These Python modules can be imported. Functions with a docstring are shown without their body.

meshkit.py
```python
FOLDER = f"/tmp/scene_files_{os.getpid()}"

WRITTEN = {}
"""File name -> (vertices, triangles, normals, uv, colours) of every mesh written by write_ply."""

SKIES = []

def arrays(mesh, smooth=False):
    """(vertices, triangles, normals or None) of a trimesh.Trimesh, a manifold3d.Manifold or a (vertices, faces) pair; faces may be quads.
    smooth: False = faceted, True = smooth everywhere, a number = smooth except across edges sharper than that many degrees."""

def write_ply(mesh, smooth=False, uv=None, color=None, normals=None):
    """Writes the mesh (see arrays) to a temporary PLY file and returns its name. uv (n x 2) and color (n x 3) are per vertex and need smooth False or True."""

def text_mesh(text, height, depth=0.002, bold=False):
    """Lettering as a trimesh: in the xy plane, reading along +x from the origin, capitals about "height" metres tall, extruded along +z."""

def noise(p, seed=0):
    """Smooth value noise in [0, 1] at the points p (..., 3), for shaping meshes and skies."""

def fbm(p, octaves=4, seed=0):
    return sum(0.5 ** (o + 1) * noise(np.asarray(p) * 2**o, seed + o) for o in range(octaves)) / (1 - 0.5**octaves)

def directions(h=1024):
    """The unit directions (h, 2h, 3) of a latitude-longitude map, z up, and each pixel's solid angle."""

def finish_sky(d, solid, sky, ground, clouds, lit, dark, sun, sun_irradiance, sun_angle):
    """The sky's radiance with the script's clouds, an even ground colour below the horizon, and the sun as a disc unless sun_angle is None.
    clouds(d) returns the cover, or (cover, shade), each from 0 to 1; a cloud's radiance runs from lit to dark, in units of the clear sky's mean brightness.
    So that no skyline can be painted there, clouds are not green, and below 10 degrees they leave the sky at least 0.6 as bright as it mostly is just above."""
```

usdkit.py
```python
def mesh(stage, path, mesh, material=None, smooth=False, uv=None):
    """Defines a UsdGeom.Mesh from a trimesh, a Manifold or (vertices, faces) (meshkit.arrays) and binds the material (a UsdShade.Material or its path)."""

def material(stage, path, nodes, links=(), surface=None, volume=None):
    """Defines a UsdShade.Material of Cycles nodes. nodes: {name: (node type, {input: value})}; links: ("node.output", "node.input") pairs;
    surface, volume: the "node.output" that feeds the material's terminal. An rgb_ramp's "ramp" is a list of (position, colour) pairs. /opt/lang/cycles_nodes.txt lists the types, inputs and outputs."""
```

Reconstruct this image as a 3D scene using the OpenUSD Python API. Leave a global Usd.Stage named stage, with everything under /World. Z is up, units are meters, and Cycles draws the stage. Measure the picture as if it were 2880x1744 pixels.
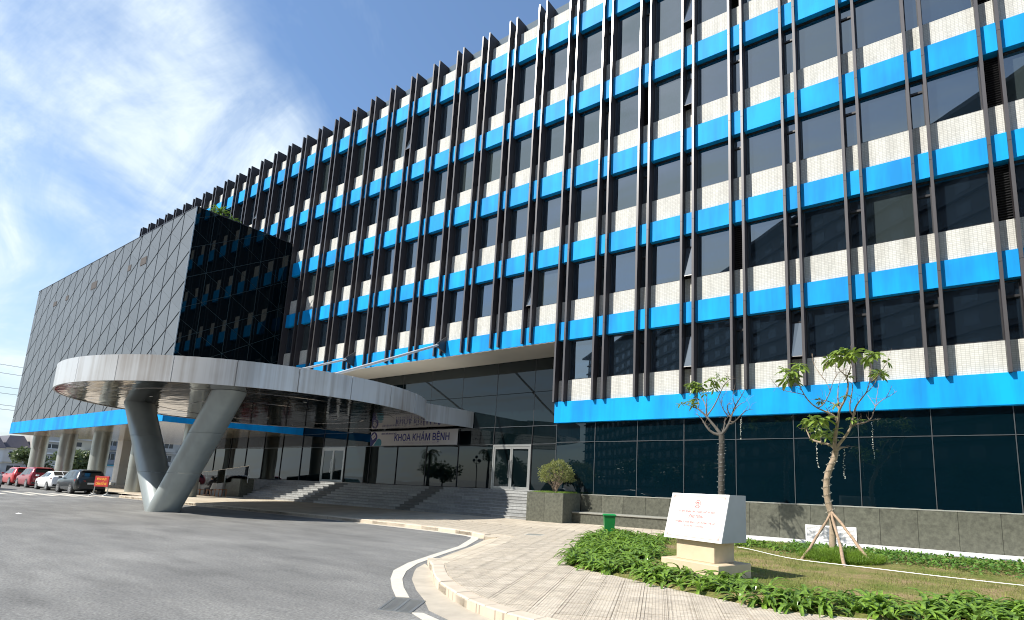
import math
import numpy as np
import trimesh
import shapely
import manifold3d as m3
from shapely.geometry import Polygon, Point, box as sbox, LineString
from shapely import affinity
from pxr import Usd, UsdGeom, UsdLux, UsdShade, Gf, Sdf
import usdkit, meshkit

EXPOSURE = 0.72
SKYSTR, SUNSTR = 0.12, 1.22
CLOUD = (4.7, 5.35, 5.8)
HAZE = (3.1, 3.6, 4.0)
LX, LY = -11.86, -9.51

stage = Usd.Stage.CreateInMemory()
UsdGeom.SetStageUpAxis(stage, UsdGeom.Tokens.z)
UsdGeom.SetStageMetersPerUnit(stage, 1.0)
UsdGeom.Xform.Define(stage, '/World')
UsdGeom.Scope.Define(stage, '/World/Looks')

# ------------------------------------------------------------------ camera
CAM = np.array([16.464, -22.455, 1.65])
ROT = np.array([[0.8358491220, 0.5477479384, 0.0364477880],
                [-0.0606953408, 0.1581985038, -0.9855401103],
                [-0.5455935491, 0.8215506250, 0.1654758284]])       # rows: right, down, forward
FPX, PX, PY = 1548.737, 1624.656, 1110.825
cam = UsdGeom.Camera.Define(stage, '/World/camera')
AP = 36.0
cam.CreateHorizontalApertureAttr(AP)
cam.CreateVerticalApertureAttr(AP * 620 / 1024)
cam.CreateFocalLengthAttr(AP * FPX / 2880)
cam.CreateHorizontalApertureOffsetAttr((1440 - PX) * AP / 2880)
cam.CreateVerticalApertureOffsetAttr((PY - 872) * AP / 2880)
cam.CreateClippingRangeAttr(Gf.Vec2f(0.1, 5000))
M = np.eye(4)
M[0, :3], M[1, :3], M[2, :3], M[3, :3] = ROT[0], -ROT[1], -ROT[2], CAM
cam.AddTransformOp().Set(Gf.Matrix4d(*M.ravel().tolist()))
cam.CreateExposureAttr(EXPOSURE)

# ------------------------------------------------------------------ sky and sun
SUN = np.array([-0.63, -1.0, 1.16]); SUN /= np.linalg.norm(SUN)
SUN_EL, SUN_AZ = math.asin(SUN[2]), math.atan2(SUN[0], SUN[1])
sky_mat = usdkit.material(stage, '/World/Looks/sky', {
    'sky': ('sky_texture', {'sky_type': 'single_scattering', 'sun_disc': False, 'sun_elevation': SUN_EL, 'sun_rotation': SUN_AZ,
                            'altitude': 20.0, 'air_density': 1.0, 'aerosol_density': 0.5, 'ozone_density': 2.0}),
    'tc': ('geometry', {}),
    'sep': ('separate_xyz', {}), 'zz': ('math', {'math_type': 'add', 'value2': 0.16}),
    'dx': ('math', {'math_type': 'divide'}), 'dy': ('math', {'math_type': 'divide'}),
    'cmb': ('combine_xyz', {'z': 0.0}),
    'map1': ('mapping', {'location': (LX, LY, 0.0), 'rotation': (0, 0, 0.45), 'scale': (0.55, 0.80, 1.0)}),
    'n1': ('noise_texture', {'scale': 1.25, 'detail': 8.0, 'roughness': 0.58, 'distortion': 0.55}),
    'map2': ('mapping', {'location': (1.0, 7.0, 0.0), 'rotation': (0, 0, 0.6), 'scale': (0.7, 2.4, 1.0)}),
    'n2': ('noise_texture', {'scale': 1.7, 'detail': 9.0, 'roughness': 0.64, 'distortion': 0.8}),
    'r1': ('rgb_ramp', {'ramp': [(0.0, (0, 0, 0)), (0.40, (0, 0, 0)), (0.47, (.32, .32, .32)), (0.56, (1, 1, 1)), (1, (1, 1, 1))]}),
    'r2': ('rgb_ramp', {'ramp': [(0.0, (.25, .25, .25)), (0.38, (.40, .40, .40)), (0.60, (1, 1, 1)), (1, (1, 1, 1))]}),
    'mul': ('math', {'math_type': 'multiply'}),
    'amt': ('math', {'math_type': 'multiply_add', 'value2': 0.92, 'value3': 0.04, 'use_clamp': True}),
    'mix': ('mix_color', {'b': CLOUD, 'use_clamp_result': False}),
    'hz': ('map_range', {'from_min': 0.0, 'from_max': 0.42, 'to_min': 1.0, 'to_max': 0.0, 'clamp': True}),
    'hp': ('math', {'math_type': 'power', 'value2': 1.7}), 'hm': ('math', {'math_type': 'multiply', 'value2': 0.80}),
    'sat': ('hsv', {'saturation': 1.12, 'value': 1.06}),
    'mixh': ('mix_color', {'b': HAZE, 'use_clamp_result': False}),
    'bg': ('background_shader', {'strength': SKYSTR}),
}, [('tc.position', 'sep.vector'), ('sep.z', 'zz.value1'), ('sep.x', 'dx.value1'), ('zz.value', 'dx.value2'), ('sep.y', 'dy.value1'), ('zz.value', 'dy.value2'),
    ('dx.value', 'cmb.x'), ('dy.value', 'cmb.y'), ('cmb.vector', 'map1.vector'), ('cmb.vector', 'map2.vector'),
    ('map1.vector', 'n1.vector'), ('map2.vector', 'n2.vector'), ('n1.fac', 'r1.fac'), ('n2.fac', 'r2.fac'),
    ('r1.color', 'mul.value1'), ('r2.color', 'mul.value2'), ('mul.value', 'amt.value1'), ('amt.value', 'mix.fac'),
    ('sep.z', 'hz.value'), ('hz.result', 'hp.value1'), ('hp.value', 'hm.value1'), ('hm.value', 'mixh.fac'), ('sky.color', 'sat.color'), ('sat.color', 'mixh.a'),
    ('mixh.result', 'mix.a'), ('mix.result', 'bg.color')], surface='bg.background')
dome = UsdLux.DomeLight.Define(stage, '/World/sky')
UsdShade.MaterialBindingAPI.Apply(dome.GetPrim()).Bind(sky_mat)
dome.GetPrim().SetCustomDataByKey('kind', 'structure')
sun = UsdLux.DistantLight.Define(stage, '/World/sun')
sun.CreateIntensityAttr(SUNSTR); sun.CreateAngleAttr(0.53); sun.CreateNormalizeAttr(True); sun.CreateColorAttr(Gf.Vec3f(1.0, 0.95, 0.87))
zax = SUN; xax = np.cross([0, 0, 1.0], zax); xax /= np.linalg.norm(xax); yax = np.cross(zax, xax)
S = np.eye(4); S[0, :3], S[1, :3], S[2, :3] = xax, yax, zax
sun.AddTransformOp().Set(Gf.Matrix4d(*S.ravel().tolist()))

# ------------------------------------------------------------------ helpers
_used = {}
def pname(parent, name):
    d = _used.setdefault(parent, {})
    k = d.get(name, -1) + 1; d[name] = k
    return name if k == 0 else f'{name}_{k:03d}'

def tag(prim, label=None, cat=None, group=None, kind=None):
    for k, v in (('label', label), ('category', cat), ('group', group), ('kind', kind)):
        if v: prim.SetCustomDataByKey(k, v)
    return prim

def path(o): return '/World' if o is None else str(o.GetPath())

class MB:
    """collects faces of one mesh"""
    def __init__(s): s.v, s.f, s.n = [], [], 0
    def add(s, v, f):
        v = np.asarray(v, float); f = np.asarray(f, int)
        if len(f) == 0: return s
        if f.shape[1] == 4: f = np.vstack([f[:, [0, 1, 2]], f[:, [0, 2, 3]]])
        s.v.append(v); s.f.append(f + s.n); s.n += len(v); return s
    def box(s, x0, x1, y0, y1, z0, z1):
        v = [(x, y, z) for x in (x0, x1) for y in (y0, y1) for z in (z0, z1)]
        return s.add(v, [(0, 1, 3, 2), (4, 6, 7, 5), (0, 4, 5, 1), (2, 3, 7, 6), (0, 2, 6, 4), (1, 5, 7, 3)])
    def obox(s, c, ux, uy, hx, hy, z0, z1):
        """box along the horizontal axes ux, uy about c=(x,y)"""
        c, ux, uy = (np.asarray(a, float) for a in (c, ux, uy))
        v = [(*(c + ux * a + uy * b), z) for a in (-hx, hx) for b in (-hy, hy) for z in (z0, z1)]
        return s.add(v, [(0, 1, 3, 2), (4, 6, 7, 5), (0, 4, 5, 1), (2, 3, 7, 6), (0, 2, 6, 4), (1, 5, 7, 3)])
    def cbox(s, x0, x1, y0, y1, z0, z1, b=0.01):
        """box with chamfered edges"""
        pts = []
        for sx, X in ((1, x0), (-1, x1)):
            for sy, Y in ((1, y0), (-1, y1)):
                for sz, Z in ((1, z0), (-1, z1)):
                    pts += [(X + sx * b, Y + sy * b, Z), (X + sx * b, Y, Z + sz * b), (X, Y + sy * b, Z + sz * b)]
        return s.hull(pts)
    def hull(s, pts):
        h = m3.Manifold.hull_points(np.asarray(pts, float)).to_mesh()
        return s.add(h.vert_properties[:, :3], h.tri_verts)
    def man(s, m):
        h = m.to_mesh(); return s.add(h.vert_properties[:, :3], h.tri_verts)
    def tm(s, t): return s.add(t.vertices, t.faces)
    def quad(s, a, b, c, d): return s.add([a, b, c, d], [(0, 1, 2, 3)])
    def tube(s, pts, rad, n=8, cap=True):
        pts = np.asarray(pts, float); rad = np.broadcast_to(rad, (len(pts),)).astype(float)
        t = np.gradient(pts, axis=0); t /= np.linalg.norm(t, axis=1)[:, None] + 1e-12
        up = np.array([0, 0, 1.0]) if abs(t[0][2]) < .9 else np.array([1.0, 0, 0])
        a = np.cross(t[0], up); a /= np.linalg.norm(a)
        v = []
        for i in range(len(pts)):
            a = a - t[i] * (a @ t[i]); a /= np.linalg.norm(a) + 1e-12; b = np.cross(t[i], a)
            for k in range(n):
                w = 2 * math.pi * k / n
                v.append(pts[i] + rad[i] * (math.cos(w) * a + math.sin(w) * b))
        f = []
        for i in range(len(pts) - 1):
            for k in range(n):
                k2 = (k + 1) % n
                f.append((i * n + k, i * n + k2, (i + 1) * n + k2, (i + 1) * n + k))
        s.add(v, f)
        if cap:
            for base, rev in ((0, True), ((len(pts) - 1) * n, False)):
                ring = v[base:base + n]
                tri = [(0, k, k + 1) for k in range(1, n - 1)]
                s.add(ring, [(a_, c_, b_) if rev else (a_, b_, c_) for a_, b_, c_ in tri])
        return s
    def poly(s, pg, z0, z1):
        for g in getattr(pg, 'geoms', [pg]):
            if g.is_empty or g.area < 1e-9 or g.geom_type != 'Polygon': continue
            t = trimesh.creation.extrude_polygon(g, z1 - z0, engine='earcut'); t.apply_translation((0, 0, z0)); s.tm(t)
        return s
    def polyxz(s, pg, y0, y1):
        """polygon in x,z extruded from y0 (back) to y1"""
        for g in getattr(pg, 'geoms', [pg]):
            if g.is_empty or g.area < 1e-9 or g.geom_type != 'Polygon': continue
            t = trimesh.creation.extrude_polygon(g, abs(y1 - y0), engine='earcut')
            v = t.vertices[:, [0, 2, 1]].copy(); v[:, 1] = max(y0, y1) - v[:, 1]
            s.add(v, t.faces)
        return s
    def polyyz(s, pg, x0, x1):
        for g in getattr(pg, 'geoms', [pg]):
            if g.is_empty or g.area < 1e-9 or g.geom_type != 'Polygon': continue
            t = trimesh.creation.extrude_polygon(g, abs(x1 - x0), engine='earcut')
            v = t.vertices[:, [2, 0, 1]].copy(); v[:, 0] += min(x0, x1)
            s.add(v, t.faces)
        return s
    def mesh(s): return (np.vstack(s.v), np.vstack(s.f))
    def xf(s, A, b=(0, 0, 0)):
        s.v = [x @ np.asarray(A, float).T + np.asarray(b, float) for x in s.v]; return s

def obj(name, mb, mat, parent=None, smooth=False, **kw):
    pp = path(parent)
    p = pp + '/' + pname(pp, name)
    m = usdkit.mesh(stage, p, mb.mesh() if isinstance(mb, MB) else mb, MAT[mat], smooth=smooth)
    if smooth is False: m.CreateDoubleSidedAttr(True)
    return tag(m.GetPrim(), **kw)

def thing(name, label=None, cat=None, group=None, loc=(0, 0, 0), rz=0.0, kind=None, parent=None):
    pp = path(parent)
    x = UsdGeom.Xform.Define(stage, pp + '/' + pname(pp, name))
    if any(loc) or rz:
        x.AddTranslateOp().Set(Gf.Vec3d(*map(float, loc))); x.AddRotateZOp().Set(math.degrees(rz))
    return tag(x.GetPrim(), label, cat, group, kind)

def copy(src, loc, rz, label=None, group=None):
    was = src.GetCustomData()
    r = thing(src.GetName().rstrip('0123456789').rstrip('_'), label or was.get('label'), was.get('category'), group or was.get('group'), loc, rz)
    r.GetReferences().AddInternalReference(src.GetPath()); r.SetInstanceable(True)
    return r

def text(parent, name, s, h, mat, origin, ux, uz, depth=0.004, bold=True, center=True, width=None):
    t = meshkit.text_mesh(s, h, depth, bold)
    v = t.vertices.copy()
    if width: v[:, 0] *= width / (v[:, 0].max() - v[:, 0].min())
    if center: v[:, 0] -= (v[:, 0].max() + v[:, 0].min()) / 2
    ux, uz = np.asarray(ux, float), np.asarray(uz, float); n = np.cross(ux, uz)
    w = np.asarray(origin, float) + v[:, :1] * ux + v[:, 1:2] * uz + v[:, 2:3] * n
    return obj(name, MB().add(w, t.faces), mat, parent)

# ------------------------------------------------------------------ materials
MAT = {}
def mat(name, nodes, links=(), surface='p.BSDF', **k):
    MAT[name] = usdkit.material(stage, '/World/Looks/' + name, nodes, links, surface, **k)

def plain(name, col, rough=0.5, metal=0.0, spec=0.5, vary=0.12, scale=3.0, bump=0.0, bscale=60.0, coat=0.0, obj_rand=0.0):
    c = np.array(col, float)
    nodes = {'g': ('geometry', {}), 'n': ('noise_texture', {'scale': scale, 'detail': 5.0, 'roughness': 0.6}),
             'r': ('rgb_ramp', {'ramp': [(0.25, tuple(c * (1 - vary))), (0.75, tuple(np.minimum(c * (1 + vary), 1)))]}),
             'p': ('principled_bsdf', {'roughness': rough, 'metallic': metal, 'specular_ior_level': spec, 'coat_weight': coat})}
    links = [('g.position', 'n.vector'), ('n.fac', 'r.fac')]
    out = 'r.color'
    if obj_rand:
        nodes['oi'] = ('object_info', {}); nodes['mr'] = ('map_range', {'to_min': 1 - obj_rand, 'to_max': 1 + obj_rand})
        nodes['hs'] = ('hsv', {})
        links += [('oi.random', 'mr.value'), ('mr.result', 'hs.value'), (out, 'hs.color')]; out = 'hs.color'
    links.append((out, 'p.base_color'))
    if bump:
        nodes['nb'] = ('noise_texture', {'scale': bscale, 'detail': 4.0, 'roughness': 0.6}); nodes['b'] = ('bump', {'strength': bump, 'distance': 0.02})
        links += [('g.position', 'nb.vector'), ('nb.fac', 'b.height'), ('b.normal', 'p.normal')]
    mat(name, nodes, links)

# asphalt: worn, speckled, with broad lighter and darker areas
mat('asphalt', {'g': ('geometry', {}), 'n1': ('noise_texture', {'scale': 0.22, 'detail': 6.0, 'roughness': 0.6}),
    'n2': ('noise_texture', {'scale': 26.0, 'detail': 5.0, 'roughness': 0.8}), 'mp': ('mapping', {'rotation': (0, 0, 0.5), 'scale': (0.35, 1.5, 1.0)}),
    'n3': ('noise_texture', {'scale': 0.9, 'detail': 6.0, 'roughness': 0.65}),
    'r1': ('rgb_ramp', {'ramp': [(0.3, (.130, .130, .126)), (0.55, (.170, .169, .163)), (0.75, (.222, .220, .210))]}),
    'r2': ('rgb_ramp', {'ramp': [(0.30, (.40, .40, .40)), (0.5, (1, 1, 1)), (0.70, (1.65, 1.64, 1.60))]}),
    'r3': ('rgb_ramp', {'ramp': [(0.3, (.72, .72, .72)), (0.5, (1, 1, 1)), (0.7, (1.22, 1.22, 1.2))]}),
    'm1': ('mix', {'mix_type': 'multiply', 'fac': 1.0}), 'm2': ('mix', {'mix_type': 'multiply', 'fac': 1.0}),
    'b': ('bump', {'strength': 0.6, 'distance': 0.006}), 'p': ('principled_bsdf', {'roughness': 0.8, 'specular_ior_level': 0.35})},
    [('g.position', 'n1.vector'), ('g.position', 'n2.vector'), ('g.position', 'mp.vector'), ('mp.vector', 'n3.vector'), ('n1.fac', 'r1.fac'), ('n2.fac', 'r2.fac'), ('n3.fac', 'r3.fac'),
     ('r1.color', 'm1.color1'), ('r2.color', 'm1.color2'), ('m1.color', 'm2.color1'), ('r3.color', 'm2.color2'), ('m2.color', 'p.base_color'), ('n2.fac', 'b.height'), ('b.normal', 'p.normal')])

# paving in the far part of the plaza: the same squares as the built tiles, as relief and colour
mat('paving', {'g': ('geometry', {}), 'mp': ('mapping', {'rotation': (0, 0, -2.0065), 'scale': (1, 1, 0)}),
    'bk': ('brick_texture', {'offset': 0.0, 'scale': 1.0, 'brick_width': 0.37, 'row_height': 0.37, 'mortar_size': 0.012, 'mortar_smooth': 0.3, 'bias': 0.0,
                             'color1': (.55, .485, .385), 'color2': (.49, .43, .34), 'mortar': (.34, .28, .22)}),
    'n': ('noise_texture', {'scale': 0.8, 'detail': 6.0, 'roughness': 0.65}), 'r': ('rgb_ramp', {'ramp': [(0.3, (.72, .71, .69)), (0.7, (1.08, 1.08, 1.08))]}),
    'm': ('mix', {'mix_type': 'multiply', 'fac': 1.0}), 'b': ('bump', {'strength': 0.5, 'distance': 0.01, 'invert': True}),
    'p': ('principled_bsdf', {'roughness': 0.75, 'specular_ior_level': 0.3})},
    [('g.position', 'mp.vector'), ('mp.vector', 'bk.vector'), ('g.position', 'n.vector'), ('n.fac', 'r.fac'), ('bk.color', 'm.color1'), ('r.color', 'm.color2'),
     ('m.color', 'p.base_color'), ('bk.fac', 'b.height'), ('b.normal', 'p.normal')])

def tile_mat(name, col):
    c = np.array(col)
    # pressed relief of interlocking marks on each square
    mat(name, {'g': ('geometry', {}), 'mp': ('mapping', {'rotation': (0, 0, -2.0065), 'scale': (1, 1, 0)}),
        'bk': ('brick_texture', {'offset': 0.5, 'scale': 1.0, 'brick_width': 0.085, 'row_height': 0.048, 'mortar_size': 0.006, 'mortar_smooth': 0.4, 'color1': (1, 1, 1), 'color2': (.9, .9, .9), 'mortar': (.62, .6, .58)}),
        'n': ('noise_texture', {'scale': 5.0, 'detail': 6.0, 'roughness': 0.7, 'distortion': 0.6}), 'r': ('rgb_ramp', {'ramp': [(0.28, tuple(c * .68)), (0.5, tuple(c * .92)), (0.72, tuple(c * 1.10))]}),
        'm': ('mix', {'mix_type': 'multiply', 'fac': 0.75}), 'b': ('bump', {'strength': 0.55, 'distance': 0.008, 'invert': True}),
        'p': ('principled_bsdf', {'roughness': 0.72, 'specular_ior_level': 0.3})},
        [('g.position', 'mp.vector'), ('g.position', 'n.vector'), ('mp.vector', 'bk.vector'), ('n.fac', 'r.fac'), ('r.color', 'm.color1'), ('bk.color', 'm.color2'),
         ('m.color', 'p.base_color'), ('bk.fac', 'b.height'), ('b.normal', 'p.normal')])
tile_mat('tile_a', (.53, .465, .37)); tile_mat('tile_b', (.49, .43, .345)); tile_mat('tile_c', (.56, .495, .40))
plain('tile_rib', (.58, .51, .41), 0.7, vary=.1, scale=6)

def stain(name, c0, c1, sx, sz, rough=0.5, metal=0.0, seed=0.0, lo=.35, hi=.7, bump=0.0, spec=0.5):
    """vertical streaks: noise stretched along z"""
    mat(name, {'g': ('geometry', {}), 'mp': ('mapping', {'location': (seed, seed, 0), 'scale': (sx, sx, sz)}), 'n': ('noise_texture', {'scale': 1.0, 'detail': 6.0, 'roughness': 0.62}),
        'n2': ('noise_texture', {'scale': 0.35, 'detail': 4.0}), 'ad': ('math', {'math_type': 'multiply_add', 'value2': 0.5}),
        'mv': ('math', {'math_type': 'multiply', 'value2': 0.62}),
        'r': ('rgb_ramp', {'ramp': [(lo, c0), (hi, c1)]}), 'p': ('principled_bsdf', {'roughness': rough, 'metallic': metal, 'specular_ior_level': spec})},
        [('g.position', 'mp.vector'), ('mp.vector', 'n.vector'), ('g.position', 'n2.vector'), ('n.fac', 'mv.value1'), ('n2.fac', 'ad.value1'), ('mv.value', 'ad.value3'),
         ('ad.value', 'r.fac'), ('r.color', 'p.base_color')])
stain('canopy_rim', (.52, .53, .535), (.24, .20, .165), 4.5, 0.06, rough=.33, metal=.25, lo=.50, hi=.80)
stain('kerb', (.53, .47, .38), (.42, .345, .265), 3.5, 0.3, rough=.8, lo=.42, hi=.78)
stain('blue', (.001, .335, .80), (.004, .20, .50), 1.5, 0.14, rough=.62, lo=.44, hi=.70, spec=.15)
stain('v_metal', (.34, .38, .38), (.26, .29, .29), 2.2, 0.35, rough=.40, metal=.35, lo=.38, hi=.72)
stain('column', (.45, .47, .43), (.30, .31, .28), 3.0, 0.15, rough=.30, metal=.55, lo=.4, hi=.75)

# polished soffit: slightly wavy sheets
mat('soffit_mirror', {'g': ('geometry', {}), 'mp': ('mapping', {'scale': (0.5, 2.2, 1)}), 'n': ('noise_texture', {'scale': 0.8, 'detail': 2.0}),
    'b': ('bump', {'strength': 0.35, 'distance': 0.05}), 'p': ('principled_bsdf', {'base_color': (.31, .29, .275), 'metallic': 1.0, 'roughness': 0.07})},
    [('g.position', 'mp.vector'), ('mp.vector', 'n.vector'), ('n.fac', 'b.height'), ('b.normal', 'p.normal')])
mat('soffit_panel', {'g': ('geometry', {}), 'mp': ('mapping', {'scale': (0.3, 0.3, 0)}), 'bk': ('brick_texture', {'offset': 0.0, 'scale': 1.0, 'brick_width': 0.36, 'row_height': 0.36, 'mortar_size': 0.006, 'color1': (.38, .35, .275), 'color2': (.34, .31, .245), 'mortar': (.2, .18, .14)}),
    'p': ('principled_bsdf', {'roughness': 0.14, 'specular_ior_level': 0.8})}, [('g.position', 'mp.vector'), ('mp.vector', 'bk.vector'), ('bk.color', 'p.base_color')])
plain('cream_soffit', (.52, .49, .43), .5, vary=.06, scale=.8)

# cream wall tiles on the facade (each about 20 x 7 cm, far too small to build one by one)
mat('wall_tile', {'g': ('geometry', {}), 's': ('separate_xyz', {}), 'c': ('combine_xyz', {'z': 0.0}),
    'bk': ('brick_texture', {'offset': 0.0, 'scale': 1.0, 'brick_width': 0.125, 'row_height': 0.07, 'mortar_size': 0.0045, 'mortar_smooth': 0.2, 'color1': (.57, .57, .53), 'color2': (.49, .49, .46), 'mortar': (.27, .27, .25)}),
    'n': ('noise_texture', {'scale': 1.2, 'detail': 5.0}), 'r': ('rgb_ramp', {'ramp': [(0.25, (.78, .775, .76)), (0.55, (1.0, 1.0, 1.0)), (0.8, (1.06, 1.06, 1.06))]}), 'm': ('mix', {'mix_type': 'multiply', 'fac': 1.0}), 'mp': ('mapping', {'scale': (2.2, 2.2, 0.25)}),
    'b': ('bump', {'strength': 0.4, 'distance': 0.005, 'invert': True}), 'p': ('principled_bsdf', {'roughness': 0.68, 'specular_ior_level': 0.3})},
    [('g.position', 's.vector'), ('s.x', 'c.x'), ('s.z', 'c.y'), ('c.vector', 'bk.vector'), ('g.position', 'mp.vector'), ('mp.vector', 'n.vector'), ('n.fac', 'r.fac'), ('bk.color', 'm.color1'), ('r.color', 'm.color2'),
     ('m.color', 'p.base_color'), ('bk.fac', 'b.height'), ('b.normal', 'p.normal')])

def glass(name, col, ior=1.9, wav=0.02, rough=0.012, sc=0.5, tint=(.86, .96, 1.0)):
    mat(name, {'g': ('geometry', {}), 'n': ('noise_texture', {'scale': sc, 'detail': 1.0}), 'b': ('bump', {'strength': wav, 'distance': 0.2}),
        'p': ('principled_bsdf', {'base_color': col, 'roughness': rough, 'ior': ior, 'specular_tint': tint})},
        [('g.position', 'n.vector'), ('n.fac', 'b.height'), ('b.normal', 'p.normal')])
glass('glass', (.006, .011, .017), 2.6, .02)
glass('glass_pale', (.028, .038, .040), 2.4, .02)
glass('hall_glass', (.002, .005, .006), 1.52, .02)
glass('ground_glass', (.0009, .0060, .0095), 1.6, .02)
glass('annex_glass', (.0005, .002, .003), 1.36, .012)
glass('parapet_glass', (.10, .13, .15), 1.6, .01)
glass('sky_pane', (.05, .06, .07), 2.6, .01)
glass('car_glass', (.012, .014, .016), 1.6, .0)
mat('clear_glass', {'t': ('transparent_bsdf', {'color': (.80, .90, .86)}), 'gl': ('glossy_bsdf', {'color': (1, 1, 1), 'roughness': 0.01}), 'f': ('fresnel', {'IOR': 1.6}), 'mx': ('mix_closure', {})},
    [('f.fac', 'mx.fac'), ('t.BSDF', 'mx.closure1'), ('gl.BSDF', 'mx.closure2')], surface='mx.closure')

plain('fin_lit_front', (.088, .084, .088), .34, metal=.3, vary=.12, scale=.8)  # lighter copy of the fin metal, sunlit tone put into the colour
plain('fin', (.026, .022, .024), .45, metal=.0, spec=.30, vary=.10, scale=1.5)  # fin sides, darkened in colour for their shade
plain('frame_dark', (.035, .035, .038), .4, metal=.3)
plain('mullion', (.14, .15, .16), .35, metal=.7)
plain('alu', (.42, .43, .42), .35, metal=.75, vary=.06)
plain('rod_paint', (.55, .55, .55), .4)
plain('steel', (.55, .55, .55), .25, metal=.9, vary=.05)
plain('core', (.02, .021, .023), .7)
plain('core_light', (.40, .39, .36), .8)
plain('annex_panel', (.118, .135, .150), .5, metal=.0, spec=.25, vary=.05, scale=.5, obj_rand=.05)
plain('groove', (.030, .028, .034), .6)
plain('joint_teal', (.030, .050, .055), .4, metal=.4)
plain('granite', (.082, .084, .064), .42, vary=.45, scale=9.0, obj_rand=.12)
plain('granite_edge', (.24, .24, .21), .5, vary=.15, scale=9)
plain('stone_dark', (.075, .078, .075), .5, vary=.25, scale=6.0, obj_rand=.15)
plain('stone_step', (.27, .275, .27), .55, vary=.22, scale=6.0, obj_rand=.18)
plain('concrete', (.50, .47, .41), .85, vary=.15, scale=4, bump=.3)
plain('gutter', (.41, .365, .295), .85, vary=.16, scale=3, bump=.3)
plain('white_line', (.55, .515, .44), .7, vary=.10, scale=7)
plain('white_paint', (.72, .72, .70), .5, vary=.05)
plain('tan_stone', (.53, .425, .29), .8, vary=.08, scale=5, bump=.2)
plain('plaque_white', (.60, .59, .575), .35, vary=.03)
plain('plaque_side_shade', (.36, .37, .375), .5, vary=.06)  # white stone darkened in colour to carry shade on the side faces
plain('red_print', (.40, .10, .09), .6, vary=.02)
plain('pink_print', (.55, .28, .25), .6, vary=.02)
plain('bin_green', (.006, .16, .035), .38, vary=.08)
plain('bin_lid', (.010, .22, .05), .38, vary=.06)
plain('rubber', (.015, .015, .016), .8)
plain('banner_white', (.62, .60, .60), .55, vary=.03)
plain('banner_blue', (.018, .018, .16), .5, vary=.02)
plain('banner_navy', (.012, .010, .20), .5, vary=.02)
plain('banner_teal', (.03, .22, .30), .5, vary=.02)
plain('banner_pale', (.50, .46, .52), .5, vary=.02)
plain('sign_red', (.33, .010, .008), .5, vary=.04)
plain('sign_yellow', (.85, .55, .04), .5, vary=.02)
plain('bark', (.30, .235, .165), .9, vary=.35, scale=9, bump=.7, bscale=40)
plain('bark_thin', (.22, .165, .12), .9, vary=.3, scale=9)
plain('bark_grey', (.075, .068, .058), .9, vary=.4, scale=10, bump=.7, bscale=40)
plain('stake', (.31, .22, .145), .85, vary=.3, scale=12, bump=.4, bscale=50)
plain('bulb', (.75, .72, .62), .4, vary=.02)
plain('wire', (.05, .05, .045), .6)
plain('black_plastic', (.018, .018, .02), .45)
plain('wood', (.28, .12, .05), .55, vary=.25, scale=12)
plain('skin', (.45, .27, .19), .55, vary=.04)
plain('hair', (.015, .012, .01), .6)
plain('cloth_dark', (.018, .018, .022), .85)
plain('soil', (.145, .105, .070), .95, vary=.3, scale=7, bump=.6, bscale=30)
plain('rust', (.055, .047, .044), .8, vary=.3, scale=8)
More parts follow.
